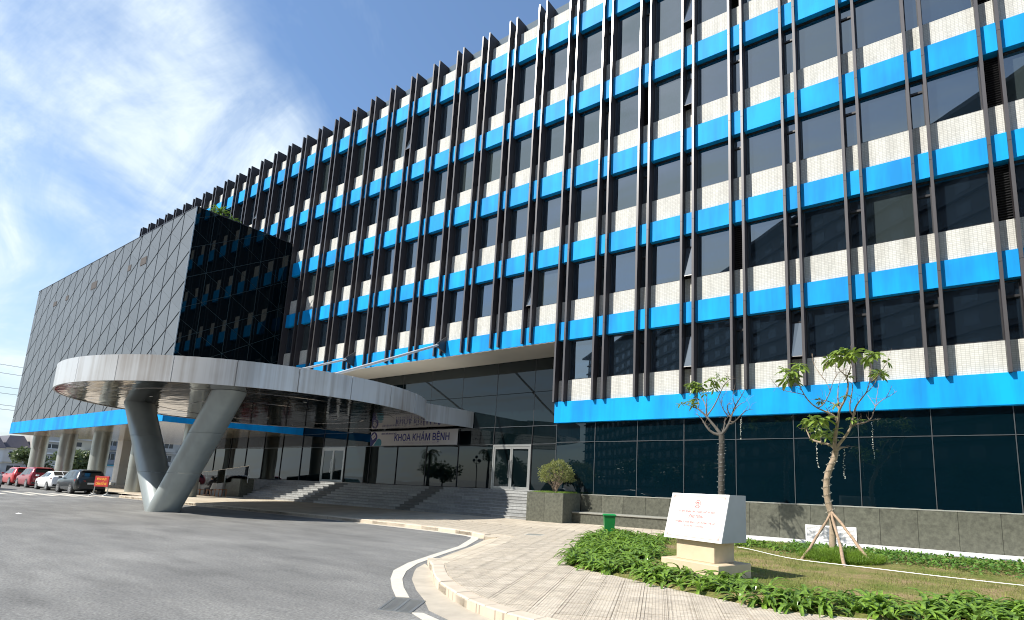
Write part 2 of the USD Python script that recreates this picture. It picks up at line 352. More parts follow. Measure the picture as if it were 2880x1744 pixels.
def leaf(name, col, vary=.45, rough=.42, scale=2.5, trans=.35, dead=0.0):
    c = np.array(col)
    mat(name, {'g': ('geometry', {}), 'n': ('noise_texture', {'scale': scale, 'detail': 3.0}), 'nf': ('noise_texture', {'scale': scale * 7.0, 'detail': 2.0}), 'ad': ('math', {'math_type': 'multiply_add', 'value2': 0.85}), 'mh': ('math', {'math_type': 'multiply_add', 'value2': 0.6, 'value3': -0.22}),
        'r': ('rgb_ramp', {'ramp': [*([(0.0, (.30, .22, .08)), (0.24, (.26, .22, .07)), (0.30, tuple(c * (1 - vary)))] if dead else [(0.28, tuple(c * (1 - vary)))]), (0.5, tuple(c)), (0.74, tuple(c * np.array([1 + vary * 1.3, 1 + vary, 1 + vary * .3])))]}),
        'p': ('principled_bsdf', {'roughness': rough, 'specular_ior_level': 0.5}), 't': ('translucent_bsdf', {}), 'mx': ('mix_closure', {'fac': trans})},
        [('g.position', 'n.vector'), ('g.position', 'nf.vector'), ('nf.fac', 'ad.value1'), ('n.fac', 'mh.value1'), ('mh.value', 'ad.value3'), ('ad.value', 'r.fac'), ('r.color', 'p.base_color'), ('r.color', 't.color'),
         ('p.BSDF', 'mx.closure1'), ('t.BSDF', 'mx.closure2')], surface='mx.closure')
leaf('strap_leaf', (.150, .265, .042), rough=.28, vary=.6, dead=1)
leaf('oval_leaf', (.12, .24, .045), rough=.35)
leaf('tree_leaf', (.195, .285, .050), rough=.35)
leaf('shrub_leaf', (.22, .25, .085), vary=.35)
leaf('fern_leaf', (.18, .30, .035), trans=.45)
leaf('dark_leaf', (.045, .075, .025))
leaf('far_leaf', (.100, .140, .055), scale=.4)
leaf('palm_leaf', (.06, .09, .03))
leaf('grass_blade', (.20, .23, .055), vary=.5, scale=1.2, rough=.6)
mat('lawn', {'g': ('geometry', {}), 'n1': ('noise_texture', {'scale': 0.9, 'detail': 6.0, 'roughness': 0.65}), 'n2': ('noise_texture', {'scale': 22.0, 'detail': 4.0}),
    'r1': ('rgb_ramp', {'ramp': [(0.34, (.11, .14, .03)), (0.52, (.19, .175, .065)), (0.68, (.30, .21, .125))]}), 'r2': ('rgb_ramp', {'ramp': [(0.3, (.6, .6, .6)), (0.7, (1.25, 1.25, 1.25))]}),
    'm': ('mix', {'mix_type': 'multiply', 'fac': 1.0}), 'b': ('bump', {'strength': 0.8, 'distance': 0.03}), 'p': ('principled_bsdf', {'roughness': 0.95, 'specular_ior_level': 0.1})},
    [('g.position', 'n1.vector'), ('g.position', 'n2.vector'), ('n1.fac', 'r1.fac'), ('n2.fac', 'r2.fac'), ('r1.color', 'm.color1'), ('r2.color', 'm.color2'), ('m.color', 'p.base_color'), ('n2.fac', 'b.height'), ('b.normal', 'p.normal')])
for nm, c in (('paint_black', (.010, .013, .014)), ('paint_white', (.74, .75, .76)), ('paint_maroon', (.26, .012, .022)), ('paint_red', (.42, .018, .018)), ('paint_grey', (.36, .39, .40))):
    plain(nm, c, .30, vary=.02, coat=.5)
plain('tail_red', (.42, .015, .012), .2, coat=.6); plain('tail_dark', (.10, .012, .012), .2, coat=.5)
plain('plate', (.70, .70, .66), .5)
plain('rim', (.50, .50, .50), .3, metal=.8)
plain('house_white', (.60, .61, .62), .8, vary=.06, scale=.6); plain('house_grey', (.36, .35, .33), .85, vary=.12, scale=.5); plain('house_cream', (.55, .50, .40), .8, vary=.08, scale=.5)
plain('roof_dark', (.085, .08, .10), .6); plain('house_blue', (.22, .24, .28), .8, vary=.1, scale=.5)
plain('tower', (.03, .03, .034), .8, vary=.1); plain('tower_window', (.02, .025, .03), .2)

# skeletons of the two small trees (metres)
T2_TRUNK=[[13.79, -5.2, 0.07], [13.78, -5.2, 0.64], [13.78, -5.2, 1.09], [13.7, -5.2, 1.42], [13.66, -5.2, 1.75], [13.67, -5.2, 2.09], [13.76, -5.2, 2.44], [13.89, -5.2, 2.74], [13.93, -5.2, 2.97]]
T2_BR=[[(13.96, -5.4, 2.95), (14.02, -5.6, 3.42), (14.11, -5.79, 3.72), (14.2, -5.99, 4.03), (14.38, -6.19, 4.28), (14.46, -6.39, 4.82), (14.39, -6.58, 4.92), (14.24, -6.78, 5.2)], [(14.46, -6.39, 4.82), (14.61, -6.58, 5.16), (14.62, -6.78, 5.35)], [(13.96, -5.4, 2.95), (14.2, -5.54, 3.26), (14.4, -5.69, 3.53), (14.51, -5.83, 3.86), (14.65, -5.98, 4.17), (14.86, -6.12, 4.4), (14.98, -6.27, 4.65), (15.05, -6.41, 5.21)], [(14.4, -5.69, 3.53), (14.54, -5.57, 3.65), (14.86, -5.46, 3.76), (15.02, -5.35, 4.16), (15.29, -5.23, 4.41), (15.54, -5.12, 4.6)], [(15.02, -5.35, 4.16), (15.11, -5.15, 4.84)], [(15.29, -5.23, 4.41), (15.45, -5.38, 4.72)], [(14.11, -5.79, 3.72), (13.97, -5.95, 3.92), (13.66, -6.1, 4.07), (13.35, -6.26, 4.44), (13.21, -6.41, 4.78), (12.97, -6.57, 5.01)], [(13.35, -6.26, 4.44), (13.13, -6.43, 4.49), (12.87, -6.6, 4.55), (12.65, -6.78, 4.75)], [(13.66, -6.1, 4.07), (13.89, -6.29, 4.22), (14.05, -6.48, 4.47), (14.24, -6.67, 4.84), (14.52, -6.86, 4.96)], [(14.05, -6.48, 4.47), (13.84, -6.4, 4.92), (13.64, -6.31, 5.28), (13.6, -6.23, 5.61)], [(13.84, -6.4, 4.92), (14.0, -6.26, 5.37)], [(13.96, -5.4, 2.95), (13.72, -5.31, 3.15), (13.27, -5.22, 3.33), (13.16, -5.14, 3.57), (13.01, -5.05, 3.64)], [(14.51, -5.83, 3.86), (14.5, -6.01, 4.36), (14.56, -6.2, 4.69), (14.47, -6.38, 4.69)], [(14.2, -5.99, 4.03), (14.02, -5.84, 4.22), (13.7, -5.69, 4.37)], [(14.86, -6.12, 4.4), (15.09, -5.94, 4.72), (15.13, -5.76, 4.96)], [(14.98, -6.27, 4.65), (15.29, -6.41, 4.93), (15.45, -6.55, 5.14)], [(14.11, -5.79, 3.72), (13.9, -5.62, 3.96), (13.75, -5.45, 4.21)], [(14.86, -5.46, 3.76), (15.13, -5.36, 3.81)], [(13.96, -5.4, 2.95), (14.15, -5.24, 3.05), (14.25, -5.07, 3.04)], [(15.02, -5.35, 4.16), (14.82, -5.17, 4.53)], [(14.2, -5.99, 4.03), (14.14, -5.81, 4.46), (14.18, -5.64, 4.87)], [(14.24, -6.67, 4.84), (14.24, -6.78, 5.2)]]
T2_LV=[(13.07, -6.67, 5.07, 1), (12.97, -6.48, 4.84, 0.9), (13.22, -6.48, 5.23, 0.9), (12.8, -6.48, 5.19, 0.8), (13.17, -6.42, 4.97, 0.7), (14.56, -6.83, 5.42, 1), (14.72, -6.9, 5.29, 0.9), (14.27, -6.75, 5.37, 0.9), (14.04, -6.21, 5.43, 0.8), (14.97, -6.33, 5.33, 0.8), (15.17, -6.46, 5.36, 0.8), (15.16, -5.83, 4.98, 0.9), (15.44, -6.52, 5.15, 0.5), (13.64, -6.03, 3.78, 1.1), (13.22, -5.02, 3.9, 0.9), (13.77, -5.68, 3.58, 1), (13.49, -5.23, 3.58, 0.9), (13.86, -5.5, 3.46, 0.7), (13.7, -5.71, 4.32, 0.5), (14.11, -5.82, 4.22, 0.7), (14.4, -6.3, 4.37, 0.5), (14.43, -5.79, 3.78, 0.5), (14.62, -5.73, 3.78, 0.6), (14.51, -6.31, 4.86, 0.5), (13.49, -5.13, 3.37, 0.6), (13.95, -5.36, 3.2, 0.6), (13.13, -5.11, 3.86, 0.7), (15.28, -6.34, 4.81, 0.6), (14.45, -6.85, 5.43, 0.8)]
T1_TRUNK=[[10.24, -4.2, 1.62], [10.25, -4.2, 2.33], [10.26, -4.2, 2.92], [10.27, -4.2, 3.34], [10.26, -4.2, 3.58]]
T1_BR=[[(10.21, -4.07, 3.59), (9.98, -3.95, 3.86), (9.75, -3.82, 4.1), (9.54, -3.69, 4.31), (9.2, -3.57, 4.6), (8.84, -3.44, 4.76), (8.44, -3.31, 4.93)], [(9.54, -3.69, 4.31), (9.47, -3.59, 4.74), (9.27, -3.49, 5.09), (9.09, -3.38, 5.42)], [(9.54, -3.69, 4.31), (9.6, -3.83, 4.76), (9.68, -3.97, 5.05)], [(9.54, -3.69, 4.31), (9.93, -3.88, 4.71), (10.19, -4.07, 5.07), (10.44, -4.25, 5.36), (10.63, -4.44, 5.43), (10.51, -4.63, 5.56)], [(9.2, -3.57, 4.6), (9.12, -3.45, 4.98), (8.9, -3.33, 5.07)], [(10.21, -4.07, 3.59), (10.4, -3.88, 3.97), (10.43, -3.69, 4.24), (10.53, -3.5, 4.67), (10.7, -3.31, 5.06), (10.8, -3.12, 5.5)], [(10.43, -3.69, 4.24), (10.27, -3.85, 4.41), (10.2, -4.02, 4.67), (10.14, -4.18, 4.96)], [(10.43, -3.69, 4.24), (10.71, -3.78, 4.62), (11.01, -3.88, 4.74)], [(10.4, -3.88, 3.97), (10.74, -3.99, 4.13), (11.01, -4.09, 4.35), (11.31, -4.19, 4.41)], [(10.43, -3.69, 4.24), (10.37, -3.88, 4.65), (10.59, -4.06, 4.68)], [(10.21, -4.07, 3.59), (10.25, -3.89, 3.86), (10.22, -3.71, 4.12), (10.19, -3.53, 4.27)], [(10.21, -4.07, 3.59), (9.62, -3.92, 3.93), (9.4, -3.76, 4.21), (9.08, -3.6, 4.44)], [(10.53, -3.5, 4.67), (10.49, -3.64, 4.96), (10.57, -3.78, 5.18)], [(10.7, -3.31, 5.06), (10.65, -3.46, 5.26)], [(10.19, -4.07, 5.07), (10.11, -4.2, 5.27), (10.07, -4.33, 5.5)], [(10.2, -4.02, 4.67), (10.2, -3.83, 4.98), (10.27, -3.64, 5.16)], [(11.01, -4.09, 4.35), (11.19, -4.27, 4.52)]]
T1_LV=[(8.99, -3.39, 5.49, 1), (9.11, -3.34, 5.59, 0.9), (8.9, -3.42, 5.36, 0.9), (9.3, -3.38, 5.53, 0.8), (8.93, -3.4, 5.06, 0.8), (9.02, -3.53, 4.84, 0.8), (8.49, -3.42, 4.88, 0.7), (9.66, -3.93, 5.09, 0.7), (9.94, -4.34, 5.41, 0.8), (9.98, -4.1, 5.26, 0.7), (9.97, -4.25, 5.52, 0.7), (10.42, -4.65, 5.41, 0.5), (10.53, -4.51, 5.49, 0.6), (10.15, -4.31, 5.65, 0.5), (10.48, -4.19, 5.37, 0.5), (9.14, -3.41, 5.38, 0.8), (8.81, -3.46, 5.42, 0.7), (8.91, -3.52, 4.88, 0.6), (9.43, -3.46, 5.44, 0.6), (8.57, -3.29, 4.93, 0.5)]
HANG2=[[[13.4, -5.0, 3.21], [13.4, -5.0, 2.93], [13.43, -5.0, 2.48]], [[14.16, -5.0, 3.06], [14.11, -5.0, 2.65], [14.12, -5.0, 2.17]], [[14.88, -5.0, 3.76], [14.88, -5.0, 3.24], [14.9, -5.0, 2.75]]]
HANG1=[[[10.92, -4.1, 4.14], [10.89, -4.1, 3.82], [10.9, -4.1, 3.43]]]
# ================================================================== ground
RZ = -0.12                                   # road level; the plaza lies at z = 0
BAY, GAP, FT = 2.31, 0.569, 0.10
road = MB().box(-420, 300, -420, 420, -1.0, RZ)
# one sheet to the horizon
obj('road', MB().quad((-900, -900, RZ), (900, -900, RZ), (900, 900, RZ), (-900, 900, RZ)), 'asphalt', kind='structure')

FAR_K = [(-29.3, -8.05), (-17, -8.0), (-3.2, -7.72), (-0.84, -7.74), (1.5, -7.9), (3.0, -8.2), (3.75, -8.55)]
RAMP = [(4.15, -9.0), (5.15, -10.6), (6.1, -12.4), (6.85, -13.72)]
NEAR_K = [(7.35, -14.12), (7.76, -14.42), (8.25, -14.86), (8.82, -15.33), (9.27, -15.64), (9.99, -16.06), (10.74, -16.41), (11.38, -16.62), (12.05, -16.72), (13.2, -16.72), (15, -16.5), (18, -16.0), (25, -14.6)]
plaza_pg = Polygon([(-29.3, -6.5)] + FAR_K + RAMP + NEAR_K + [(45, -12), (45, 25), (-80, 25), (-80, -6.5)])
inner_pg = plaza_pg.difference(LineString(RAMP).buffer(0.55, cap_style=2, join_style=2))
garden_edge = [(5.75, -4.35), (7.25, -8.23), (8.65, -10.84), (9.55, -12.25), (9.9, -12.48), (10.28, -12.62), (11.07, -12.84), (12.0, -13.19), (12.95, -13.5), (14.01, -13.84), (14.66, -13.81), (15.3, -13.6), (16.4, -13.1), (18.5, -12.2), (25, -9.6)]
garden_pg = Polygon(garden_edge + [(25, -1.9), (10.6, -1.9), (9.6, -4.2)])
slab = inner_pg.difference(garden_pg)
obj('plaza', MB().poly(slab.buffer(0), -0.4, 0.0), 'paving', kind='structure')
# ramp down to the road where the kerb is dropped
rm = MB()
def offset_in(pts, d):
    pts = np.asarray(pts, float); t = np.gradient(pts, axis=0); t /= np.linalg.norm(t, axis=1)[:, None]
    return pts + d * np.c_[-t[:, 1], t[:, 0]]
rp = np.array([FAR_K[-1]] + RAMP + [NEAR_K[0]]); ri = offset_in(rp, 0.56)
for k in range(len(rp) - 1):
    rm.quad((*rp[k], RZ + .006), (*rp[k + 1], RZ + .006), (*ri[k + 1], 0.003), (*ri[k], 0.003))
obj('ramp', rm, 'paving', kind='structure')

def resample(pts, step):
    ls = LineString(pts); n = max(1, int(round(ls.length / step)))
    return np.array([ls.interpolate(i / n, normalized=True).coords[0] for i in range(n + 1)])

# ---- kerbs, stone by stone
def kerb_run(root, pts, step, w=0.24, z1=0.018):
    p = resample(pts, step); q = offset_in(p, w); o = offset_in(p, 0.03)
    rng = np.random.default_rng(len(p))
    for k in range(len(p) - 1):
        a, b = 0.012, 1 - 0.012
        L = lambda A, t: A[k] * (1 - t) + A[k + 1] * t
        dz = rng.uniform(-.004, .004); s = MB(); pp = []
        for t in (a, b):
            pp += [(*L(p, t), -0.35), (*L(p, t), z1 - .03 + dz), (*L(o, t), z1 + dz), (*L(q, t), z1 + dz), (*L(q, t), -0.35)]
        s.hull(pp)
        obj('kerb_stone', s, 'kerb', root)
kerb = thing('kerb', kind='structure')
kerb_run(kerb, NEAR_K, 0.5)
kerb_run(kerb, FAR_K[:], 1.0)
kerb_run(kerb, [(-80, -6.5), (-29.3, -6.5), (-29.3, -8.05)], 2.0)

# ---- gutter, road lines, drain
GUT_O = [(6.87, -13.80), (7.25, -14.36), (7.60, -14.72), (8.22, -15.30), (9.06, -15.92), (9.75, -16.36), (10.35, -16.80), (11.0, -17.02), (11.8, -17.16), (13.2, -17.18), (18, -16.5), (25, -15.1)]
gp = Polygon(GUT_O + [(a, b + .02) for a, b in NEAR_K[::-1]])
obj('gutter', MB().poly(gp.buffer(0), RZ - .05, RZ + .004), 'gutter', kind='structure')
gf = Polygon([(a, b - .16) for a, b in FAR_K] + [(a, b + .02) for a, b in FAR_K[::-1]])
obj('gutter', MB().poly(gf.buffer(0), RZ - .05, RZ + .004), 'gutter', kind='structure')
wo = [(-3.6, -8.10), (-2.9, -7.98), (-0.58, -8.03), (1.62, -8.16), (2.7, -8.34), (3.25, -8.62), (3.62, -9.05), (4.9, -10.85), (5.75, -12.5), (6.55, -14.0), (7.2, -14.9), (7.9, -15.52), (8.62, -16.06), (9.30, -16.52)]
wi = [(-3.6, -8.02), (-2.9, -7.90), (-0.58, -7.93), (1.62, -8.05), (2.8, -8.22), (3.45, -8.48), (3.83, -8.90), (5.08, -10.72), (5.92, -12.38), (6.77, -13.92), (7.42, -14.76), (8.08, -15.40), (8.76, -15.93), (9.49, -16.42)]
wl = thing('road_line', kind='structure')
obj('line', MB().poly(Polygon(wo + wi[::-1]).buffer(0), RZ - .01, RZ + .008), 'white_line', wl)
w2 = Polygon([(10.30, -17.06), (10.42, -16.97), (10.95, -17.12), (12.0, -17.36), (13.2, -17.45), (13.2, -17.60), (11.9, -17.52), (10.85, -17.28)])
obj('line', MB().poly(w2, RZ - .01, RZ + .008), 'white_line', wl)
dr = thing('drain_grate', 'grey slotted iron drain grate set in the asphalt beside the kerb', 'drain')
ga, gb, gc, gd = (np.array(q) for q in ((9.30, -16.56), (9.86, -16.42), (10.32, -17.10), (9.82, -17.26)))
def gpt(u, v): return ga * (1 - u) * (1 - v) + gb * u * (1 - v) + gc * u * v + gd * (1 - u) * v
gz0, gz1 = RZ - .05, RZ + .010
def gquad(u0, u1, v0, v1): return Polygon([gpt(u0, v0), gpt(u1, v0), gpt(u1, v1), gpt(u0, v1)])
obj('pit', MB().poly(gquad(.01, .99, .01, .99), gz0, RZ + .004), 'black_plastic', dr)
for (u0, u1, v0, v1) in ((0, 1, 0, .05), (0, 1, .95, 1), (0, .07, .05, .95), (.93, 1, .05, .95), (.46, .54, .05, .95)):
    obj('frame', MB().poly(gquad(u0, u1, v0, v1), gz0, gz1), 'alu', dr)
for h in ((.07, .46), (.54, .93)):
    for k in range(11):
        v = .09 + k * .078
        obj('bar', MB().poly(gquad(h[0], h[1], v, v + .034), gz0, gz1 - .002), 'alu', dr)

cw = thing('crosswalk', kind='structure')
for (x0, x1, y) in ((-41.5, -34, -12.55), (-39.6, -32.4, -11.5), (-37.8, -31.3, -10.7), (-36.0, -30.6, -9.9), (-36.0, -30.0, -9.22), (-33.0, -28.9, -8.38)):
    obj('stripe', MB().box(x0, x1, y - .17, y + .17, RZ - .01, RZ + .006), 'white_line', cw)

# ---- paving squares near the viewer
TH = 2.0065
U, V = np.array([math.cos(TH), math.sin(TH)]), np.array([math.sin(TH), -math.cos(TH)])
tile_zone = plaza_pg.buffer(-.27).difference(garden_pg.buffer(.02)).difference(LineString(RAMP).buffer(.95)).difference(LineString(NEAR_K).buffer(.26))
O = np.array([11.28, -16.23]); P_ = 0.37
cells = []
for a in range(-6, 44):
    for b in range(-28, 22):
        c = O + U * (a + .5) * P_ + V * (b + .5) * P_
        if c[1] > -4.5 or c[0] > 17.2: continue
        d = c - CAM[:2]
        h = P_ / 2
        sq = Polygon([c - U * h - V * h, c + U * h - V * h, c + U * h + V * h, c - U * h + V * h])
        if not tile_zone.intersects(sq): continue
        cells.append((float(np.hypot(*d)), a, b, c, sq, tile_zone.contains(sq)))
cells.sort(key=lambda q: q[0])
rng = np.random.default_rng(11)
paving = thing('paving', kind='structure')
rest = MB()
def tile_geo(mb, c, sq, whole, dz):
    h = P_ / 2 - .0045
    z0, z1 = -.05, .012 + dz
    ribw = .045
    if whole:
        inner = h - ribw - .005
        mb.obox(c, U, V, h, inner, z0, z1)
        for s in (-1, 1):
            mb.obox(c + V * s * (h - ribw / 2), U, V, h, ribw / 2, z0, z1 + .0015)
    else:
        g = sq.buffer(-.0035).intersection(tile_zone)
        mb.poly(g, z0, z1)
n_part = 0
for d, a, b, c, sq, whole in cells:
    dz = rng.uniform(-.002, .002)
    if n_part < 300:
        mb = tile_geo_mb = MB(); tile_geo(mb, c, sq, whole, dz)
        if mb.n == 0: continue
        obj('paving_tile', mb, 'tile_' + 'abc'[rng.integers(3)], paving); n_part += 1
    else:
        tile_geo(rest, c, sq, whole, dz)
obj('paving_tile', rest, 'tile_a', paving, kind='stuff')

# ---- garden soil
def tri_sheet(pg, step, zf):
    x0, y0, x1, y1 = pg.bounds
    from scipy.spatial import Delaunay
    g = [(x, y) for x in np.arange(x0, x1, step) for y in np.arange(y0, y1, step) if pg.contains(Point(x, y))]
    ring = [pg.exterior.interpolate(s).coords[0] for s in np.arange(0, pg.exterior.length, step)]
    p = np.array(g + ring); t = Delaunay(p).simplices
    keep = [pg.buffer(.01).contains(Point(*p[k].mean(0))) for k in t]
    t = t[keep]
    e = p[t]; cr = (e[:, 1, 0] - e[:, 0, 0]) * (e[:, 2, 1] - e[:, 0, 1]) - (e[:, 1, 1] - e[:, 0, 1]) * (e[:, 2, 0] - e[:, 0, 0])
    t[cr < 0] = t[cr < 0][:, ::-1]
    z = zf(p)
    return np.c_[p, z], t
def soil_z(p):
    p = np.atleast_2d(p)
    q = np.c_[p * .8, np.zeros(len(p))]
    ed = shapely.distance(shapely.points(p), garden_pg.exterior)
    return -.03 + .05 * np.clip(ed / .12, 0, 1) + .06 * np.clip(ed / .5, 0, 1) * meshkit.fbm(q, 4, 3)
sv, sf = tri_sheet(garden_pg, .22, soil_z)
obj('lawn', MB().add(sv, sf), 'lawn', smooth=True, kind='structure')
gk = thing('garden_kerb', 'low tan stone kerb along the back of the planting bed', 'kerb')
for k, s in enumerate(resample([(5.9, -4.28), (9.6, -4.13)], .6)[:-1]):
    e = s + np.array([.59, .024]); obj('kerb_stone', MB().cbox(s[0], e[0], s[1] - .06, s[1] + .06, -.05, .10, .012), 'tan_stone', gk)
ic = thing('inspection_cover', 'square flat metal inspection cover let into the pale paving near the road corner', 'cover')
obj('frame', MB().obox((4.75, -7.15), U, V, .30, .30, -.02, .017), 'concrete', ic)
obj('plate', MB().obox((4.75, -7.15), U, V, .26, .26, -.02, .020), 'granite_edge', ic)
obj('apron', MB().box(9.3, 30, -1.92, 0.27, -.3, .012), 'white_paint', kind='structure')

# ================================================================== main building
LEFT, RIGHT = -62.6, 30.0
I0, I1 = -27, 12
ROWS = [(4.84, 5.93, 7.06, 9.16), (9.16, 10.15, 11.32, 13.46), (13.46, 14.50, 15.70, 17.75), (17.75, 18.90, 20.00, 22.30), (22.30, 23.40, 24.54, 27.33), (27.33, 28.50, 29.50, 30.45)]
bl = thing('hospital_building', 'long seven storey building with bright blue bands, cream tiles and dark vertical fins', 'building')
YB, YT, YG = .20, .39, .50
obj('wall', MB().box(LEFT, RIGHT, .62, 20, 9.20, 29.4).box(0.02, RIGHT, .62, 20, -.3, 9.2).box(LEFT, 0.02, 3.12, 20, 5.12, 9.2).box(-44, 0.02, 3.12, 20, -.3, 5.12), 'core', bl)
obj('roof', MB().box(LEFT, RIGHT, .9, 20, 29.4, 29.8), 'core_light', bl)
obj('soffit', MB().box(-27.2, -.02, .22, 3.10, 9.14, 9.19), 'cream_soffit', bl)
for r, (z0, z1, z2, z3) in enumerate(ROWS):
    xl = 0.02 if r == 0 else LEFT
    m = MB()
    m.cbox(xl, RIGHT, YB, .61, z0, z1, .012)
    obj('blue_band', m, 'blue', bl)
    obj('tile_band', MB().box(xl + .02, RIGHT, YT, .61, z1 + .001, z2), 'wall_tile', bl)
obj('parapet_glass', MB().box(LEFT, RIGHT, .82, .86, 29.5, 30.5), 'parapet_glass', bl)
obj('parapet_ledge', MB().box(LEFT, RIGHT, .40, .82, 29.42, 29.499), 'frame_dark', bl)
OPEN = {(3, 0), (3, 1), (5, 0), (3, 3), (-1, 1), (-9, 0), (-11, 0), (-15, 4), (-6, 4), (3, 4), (-12, 0), (-13, 3)}
LOUV = {(4, 1), (8, 3), (7, 5), (8, 2), (-2, 2), (2, 3), (8, 1), (4, 4), (6, 4)}
rng = np.random.default_rng(5)
def pane_mesh(x0, x1, z0, z1, y=YG):
    t = rng.normal(0, .0030, 2)           # each pane sits a hair out of true, so reflections break from pane to pane
    dx, dz = (x1 - x0) / 2, (z1 - z0) / 2
    c = lambda sx, sz: y + sx * dx * t[0] + sz * dz * t[1]
    m = MB(); f = [(x0, c(-1, -1), z0), (x1, c(1, -1), z0), (x1, c(1, 1), z1), (x0, c(-1, 1), z1)]
    b = [(x, yy + .02, z) for x, yy, z in f]
    m.add(f + b, [(0, 1, 2, 3), (5, 4, 7, 6), (0, 4, 5, 1), (1, 5, 6, 2), (2, 6, 7, 3), (3, 7, 4, 0)])
    return m
def frame_mesh(x0, x1, z0, z1, w=.045, y0=.44, y1=.53):
    m = MB()
    m.box(x0, x1, y0, y1, z0, z0 + w); m.box(x0, x1, y0, y1, z1 - w, z1)
    m.box(x0, x0 + w, y0 + .002, y1, z0 + w, z1 - w); m.box(x1 - w, x1, y0 + .002, y1, z0 + w, z1 - w)
    return m
for i in range(I0, I1):
    xa, xb, xc = i * BAY + FT, i * BAY + GAP, i * BAY + GAP + FT
    xd = (i + 1) * BAY
    for r in range(5):
        if r == 0 and i < 0: continue
        z0, z1 = ROWS[r][2] + .003, ROWS[r][3] - .003
        w = obj('window', pane_mesh(xc - .01, xd + .01, z0, z1), 'glass_pale' if rng.random() < .10 else 'glass', bl)
        obj('frame', frame_mesh(xc - .012, xd + .012, z0, z1), 'frame_dark', w)
        zt = z1 - .27 * (z1 - z0)
        if (i, r) in LOUV:
            lv = obj('louvre', MB().box(xa, xb, .55, .57, z0, z1), 'black_plastic', bl)
            m = MB(); n = 22
            for k in range(n):
                z = z0 + (k + .5) * (z1 - z0) / n
                m.add([(xa, .47, z - .035), (xb, .47, z - .035), (xb, .54, z + .03), (xa, .54, z + .03), (xa, .475, z - .045), (xb, .475, z - .045), (xb, .545, z + .02), (xa, .545, z + .02)],
                      [(0, 1, 2, 3), (5, 4, 7, 6), (0, 4, 5, 1), (1, 5, 6, 2), (2, 6, 7, 3), (3, 7, 4, 0)])
            obj('slats', m, 'frame_dark', lv)
            continue
        nw = obj('vent_window', pane_mesh(xa, xb, zt, z1), 'glass', bl)
        obj('frame', frame_mesh(xa, xb, zt, z1, .04), 'frame_dark', nw)
        if (i, r) in OPEN:
            # top-hung leaf pushed out at the bottom
            h = zt - z0; an = math.radians(13); m = MB().box(xa + .04, xb - .04, 0, .025, -h + .03, -.01)
            R = np.array([[1, 0, 0], [0, math.cos(an), math.sin(an)], [0, -math.sin(an), math.cos(an)]])
            m.xf(R, (0, .46, zt))
            ow = obj('open_window', m, 'sky_pane', bl, label='small top hung window pushed open')
            fm = MB().box(xa + .0, xa + .04, -.005, .03, -h + .02, 0).box(xb - .04, xb, -.005, .03, -h + .02, 0).box(xa, xb, -.005, .03, -h, -h + .04)
            fm.xf(R, (0, .455, zt)); obj('frame', fm, 'frame_dark', ow)
            obj('window_opening', MB().box(xa, xb, .56, .58, z0, zt), 'core', bl)
        else:
            nw = obj('vent_window', pane_mesh(xa, xb, z0, zt), 'glass_pale' if rng.random() < .3 else 'glass', bl)
            obj('frame', frame_mesh(xa, xb, z0, zt, .04), 'frame_dark', nw)
for i in range(I0, I1 + 1):
    zb = 5.90 if i >= 0 else 9.24
    for k in (0, 1):
        x = i * BAY + k * GAP
        m = MB(); cuts = [zb] + [z for z in (9.72, 14.05, 18.4, 22.9, 27.95) if z > zb + .6] + [30.45]
        for a, b in zip(cuts[:-1], cuts[1:]):
            top = b > 30
            m.box(x, x + FT, .0125, YT + .10, a + (.012 if a > zb else 0), b if not top else 29.41)
            if top: m.box(x, x + FT, .0125, .85, 29.411, b)
            if a > zb: m.box(x + .012, x + FT - .012, .02, YT, a - .002, a + .014)
        fo = obj('fin', m, 'fin', bl); em_ = MB()
        for a, b in zip(cuts[:-1], cuts[1:]): em_.box(x - .004, x + FT + .004, 0, .012, a + (.012 if a > zb else 0), b)
        obj('edge_cap', em_, 'fin_lit_front', fo)  # thin strip added so the fin front reads sunlit against its sides
# glazing of the ground floor, right of the entrance
for k in range(0, 13):
    x0, x1 = .06 + BAY * k, .06 + BAY * (k + 1)
    obj('ground_pane', pane_mesh(x0 + .012, x1 - .012, 1.35, 3.865, .45), 'ground_glass', bl)
    obj('ground_pane', pane_mesh(x0 + .012, x1 - .012, 3.89, 4.86, .45), 'ground_glass', bl)
    obj('mullion', MB().box(x0 - .013, x0 + .013, .425, .60, 1.33, 4.84), 'mullion', bl)
obj('transom', MB().box(.04, RIGHT, .428, .60, 3.865, 3.89), 'mullion', bl)
# tall glazing of the entrance hall
EY = 2.90
XK = [-.45 - 2.97 * k for k in range(17)]
DOORS = (1, 7)
for k in range(16):
    x1, x0 = XK[k] - .018, XK[k + 1] + .018
    if x1 < -44: break
    rows = [(1.40, 4.02), (4.05, 5.08)] + ([(5.11, 7.10), (7.13, 9.13)] if x1 > -27 else [])
    for r, (z0, z1) in enumerate(rows):
        if r == 0 and k in DOORS: continue
        obj('entrance_pane', pane_mesh(x0, x1, z0, z1, EY), 'annex_glass' if (r == 1 and x1 < -23) else 'hall_glass', bl)
    for a, b in ([(1.38, 5.08)] + ([(5.112, 9.13)] if x1 > -27 else [])):
        obj('mullion', MB().box(XK[k] - .018, XK[k] + .018, EY - (.05 if b < 6 else .006), EY + .15, a, b), 'frame_dark', bl)
for z in (4.02, 5.08):
    obj('transom', MB().box(-44, -.15, EY - .03, EY + .15, z, z + .03), 'mullion', bl)
